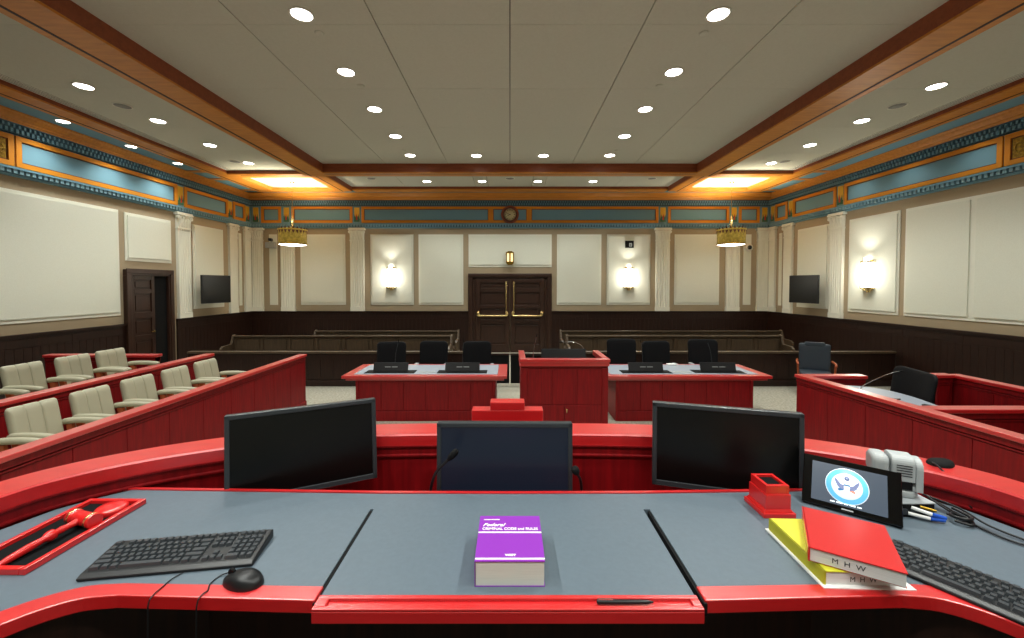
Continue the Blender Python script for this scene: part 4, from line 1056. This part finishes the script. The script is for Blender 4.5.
mb = MB(); mb.add([(-.09, .02, 0), (.09, .02, 0), (.09, .11, 0), (-.09, .11, 0), (-.09, .055, .085), (.09, .055, .085)], [(0, 3, 2, 1), (0, 1, 5, 4), (2, 3, 4, 5), (0, 4, 3), (1, 2, 5)]); mb.build('rear_stand', 'blk', o)

# connection box, ptz camera and cables behind tablet
o = thing('connection_box', 'flat black connection box with grey lid under the white camera', 'box', (1.375, 1.475, ZD), (0, 0, -.0))
MB().box(-.105, .07, -.10, .04, 0, .045).build('body', 'blkmat', o, bev=.002)
MB().box(-.107, .072, -.102, .042, .045, .049).build('lid', 'alu', o, bev=.001)
for x in (-.075, -.04, .0, .05): MB().box(x-.012, x+.012, -.106, -.1, .012, .03).build('socket', 'bezel', o)
mb = MB(); mb.tube([(-.01, -.1, .034), (.03, -.13, .026)], .006); mb.tube([(-.02, -.1, .014), (.025, -.13, .012)], .006); mb.build('white_plug', 'whitep', o)
mb = MB(); mb.tube([(.03, -.13, .026), (.07, -.135, .016)], .0065); mb.tube([(.025, -.13, .012), (.065, -.137, .01)], .0065); mb.build('blue_plug', 'bluepl', o)
MB().tube([(.02, -.1, .036), (.05, -.125, .034)], .005).build('brass_plug', 'brassdk', o)
o = thing('video_camera', 'light grey pan and tilt video camera with rounded head on the connection box', 'camera', (1.392, 1.445, ZD+.049), (0, 0, -.45)); o.scale = (.8, .8, .8)
MB().lathe([(.052, 0), (.056, .006), (.056, .024), (.052, .030), (.001, .031)], 32).build('base', 'ptz', o)
# yoke arms and body as rounded extrusions along x
def rprof(y0, y1, z0, z1, r=.03, n=6):
    p = []
    p += [(y0, z0)]
    for k in range(n+1): a = PI-PI/2*k/n; p.append((y0+r+r*math.cos(a), z1-r+r*math.sin(a)))
    for k in range(n+1): a = PI/2-PI/2*k/n; p.append((y1-r+r*math.cos(a), z1-r+r*math.sin(a)))
    p += [(y1, z0)]; return p
MB().extr(rprof(-.05, .05, .03, .170, .042), .036, .062).extr(rprof(-.045, .04, .03, .05, .008), -.02, .062).build('yoke', 'ptz', o, bev=.004)
MB().extr(rprof(-.055, .055, .070, .178, .035), -.045, .034).build('head', 'ptz', o, bev=.005)
lh = MB().extr(rprof(-.053, .053, .078, .174, .034), -.112, -.048).build('lens_housing', 'ptz', o, bev=.022); lh.modifiers[0].segments = 4
mb = MB(); 
for k in range(5): mb.box(-.03, .022, -.0565, -.055, .095+k*.011, .099+k*.011)
mb.build('vent_slot', 'ink', o)
MB().box(-.03, .025, -.052, -.04, .036, .068).build('label_plate', 'blkmat', o)
# cables
def cable(label, pts, r=.0035, mt='blk'):
    return tag(MB().tube(catmull(pts, 8), r, 8).build('cable', mt), label, 'cable', 'black cables behind the tablet')
z = ZD
cable('black cable looping from the connection box towards the right frame edge', [(1.47, 1.36, z+.02), (1.52, 1.34, z+.012), (1.53, 1.40, z+.01), (1.50, 1.45, z+.03), (1.515, 1.36, z+.008), (1.53, 1.25, z+.006), (1.58, 1.18, z+.006), (1.62, 1.05, z+.006)])
cable('second black cable lying on the desk beside the bench wall at right', [(1.50, 1.47, z+.03), (1.53, 1.38, z+.03), (1.55, 1.30, z+.012), (1.60, 1.20, z+.006), (1.65, 1.05, z+.006)])
cable('coiled black cable bundle beside the blue plugs', [(1.47, 1.335, z+.012), (1.50, 1.31, z+.01), (1.525, 1.34, z+.012), (1.505, 1.37, z+.016), (1.475, 1.35, z+.02), (1.49, 1.32, z+.024), (1.52, 1.33, z+.024), (1.51, 1.38, z+.03)], .005)
# boundary mic
o = thing('boundary_microphone', 'flat black pear shaped microphone on the ledge right of the white camera', 'microphone', (1.655, 1.56, ZL), (0, 0, .25))
vs = []; fs = []; nu, nv = 24, 6
mb = MB()
for j in range(nv+1):
    for i in range(nu):
        a = 2*PI*i/nu; t_ = j/nv*PI/2; q = math.cos(t_)**.7
        vs.append(((.062 if math.cos(a) > 0 else .045)*math.cos(a)*q, .036*math.sin(a)*q*(1-.25*max(0, math.cos(a))), .02*math.sin(t_)))
for j in range(nv):
    for i in range(nu): fs.append((j*nu+i, j*nu+(i+1) % nu, (j+1)*nu+(i+1) % nu, (j+1)*nu+i))
mb.add(vs, fs, 0, True); mb.build('housing', 'blkmat', o)
MB().tube(catmull([(-.04, -.0, .012), (-.06, -.03, .01), (-.055, -.07, -.03), (-.05, -.10, -.08), (-.07, -.13, -.092)], 6), .003, 8).build('cord', 'blk', o)

# ------------------------------------------------------------------ lights
def light(kind, loc, e, col=(.98, 1, .95), rot=(0, 0, 0), **k):
    l = bpy.data.lights.new('lamp', kind); l.energy = e; l.color = col
    for a, b in k.items(): setattr(l, a, b)
    o = bpy.data.objects.new('lamp', l); o.location = loc; o.rotation_euler = rot; COL.objects.link(o); return o
EK = 165
for x, y, z, e in SPOTS:
    light('SPOT', (x, y, z), EK*e, (.975, 1, .94), spot_size=math.radians(120), spot_blend=.7, shadow_soft_size=.09)
for x, y, nx, ny in SCON:
    light('POINT', (x, y, 2.55), 20, (1, .95, .84), shadow_soft_size=.12)
    light('SPOT', (x, y, 2.95), 22, (1, .95, .84), rot=(PI, 0, 0), spot_size=math.radians(110), spot_blend=.8, shadow_soft_size=.06)
for x in (-6.6, 6.72):
    light('SPOT', (x, 12.4, 4.1), 420, (1, .90, .68), rot=(PI, 0, 0), spot_size=math.radians(125), spot_blend=.6, shadow_soft_size=.2)
    light('SPOT', (x, 12.5, 3.47), 22, (1, .94, .82), spot_size=math.radians(150), spot_blend=.6, shadow_soft_size=.3)

# ------------------------------------------------------------------ world, camera
wd = bpy.data.worlds.new('world'); SC.world = wd; wd.use_nodes = True
wd.node_tree.nodes['Background'].inputs[0].default_value = (.02, .02, .02, 1)
cam = bpy.data.cameras.new('camera'); cam.sensor_width = 36; cam.lens = 410/1024*36; cam.clip_start = .02
cam.shift_x = .002; cam.shift_y = -23/1024
co = bpy.data.objects.new('camera', cam); COL.objects.link(co); co.location = (0, 0, 2.3)
co.rotation_euler = (PI/2-math.atan(11/410), 0, 0); SC.camera = co
SC.view_settings.view_transform = 'Standard'; SC.view_settings.look = 'None'; SC.view_settings.gamma = 1
SC.view_settings.use_curve_mapping = False; SC.view_settings.exposure = 0.0
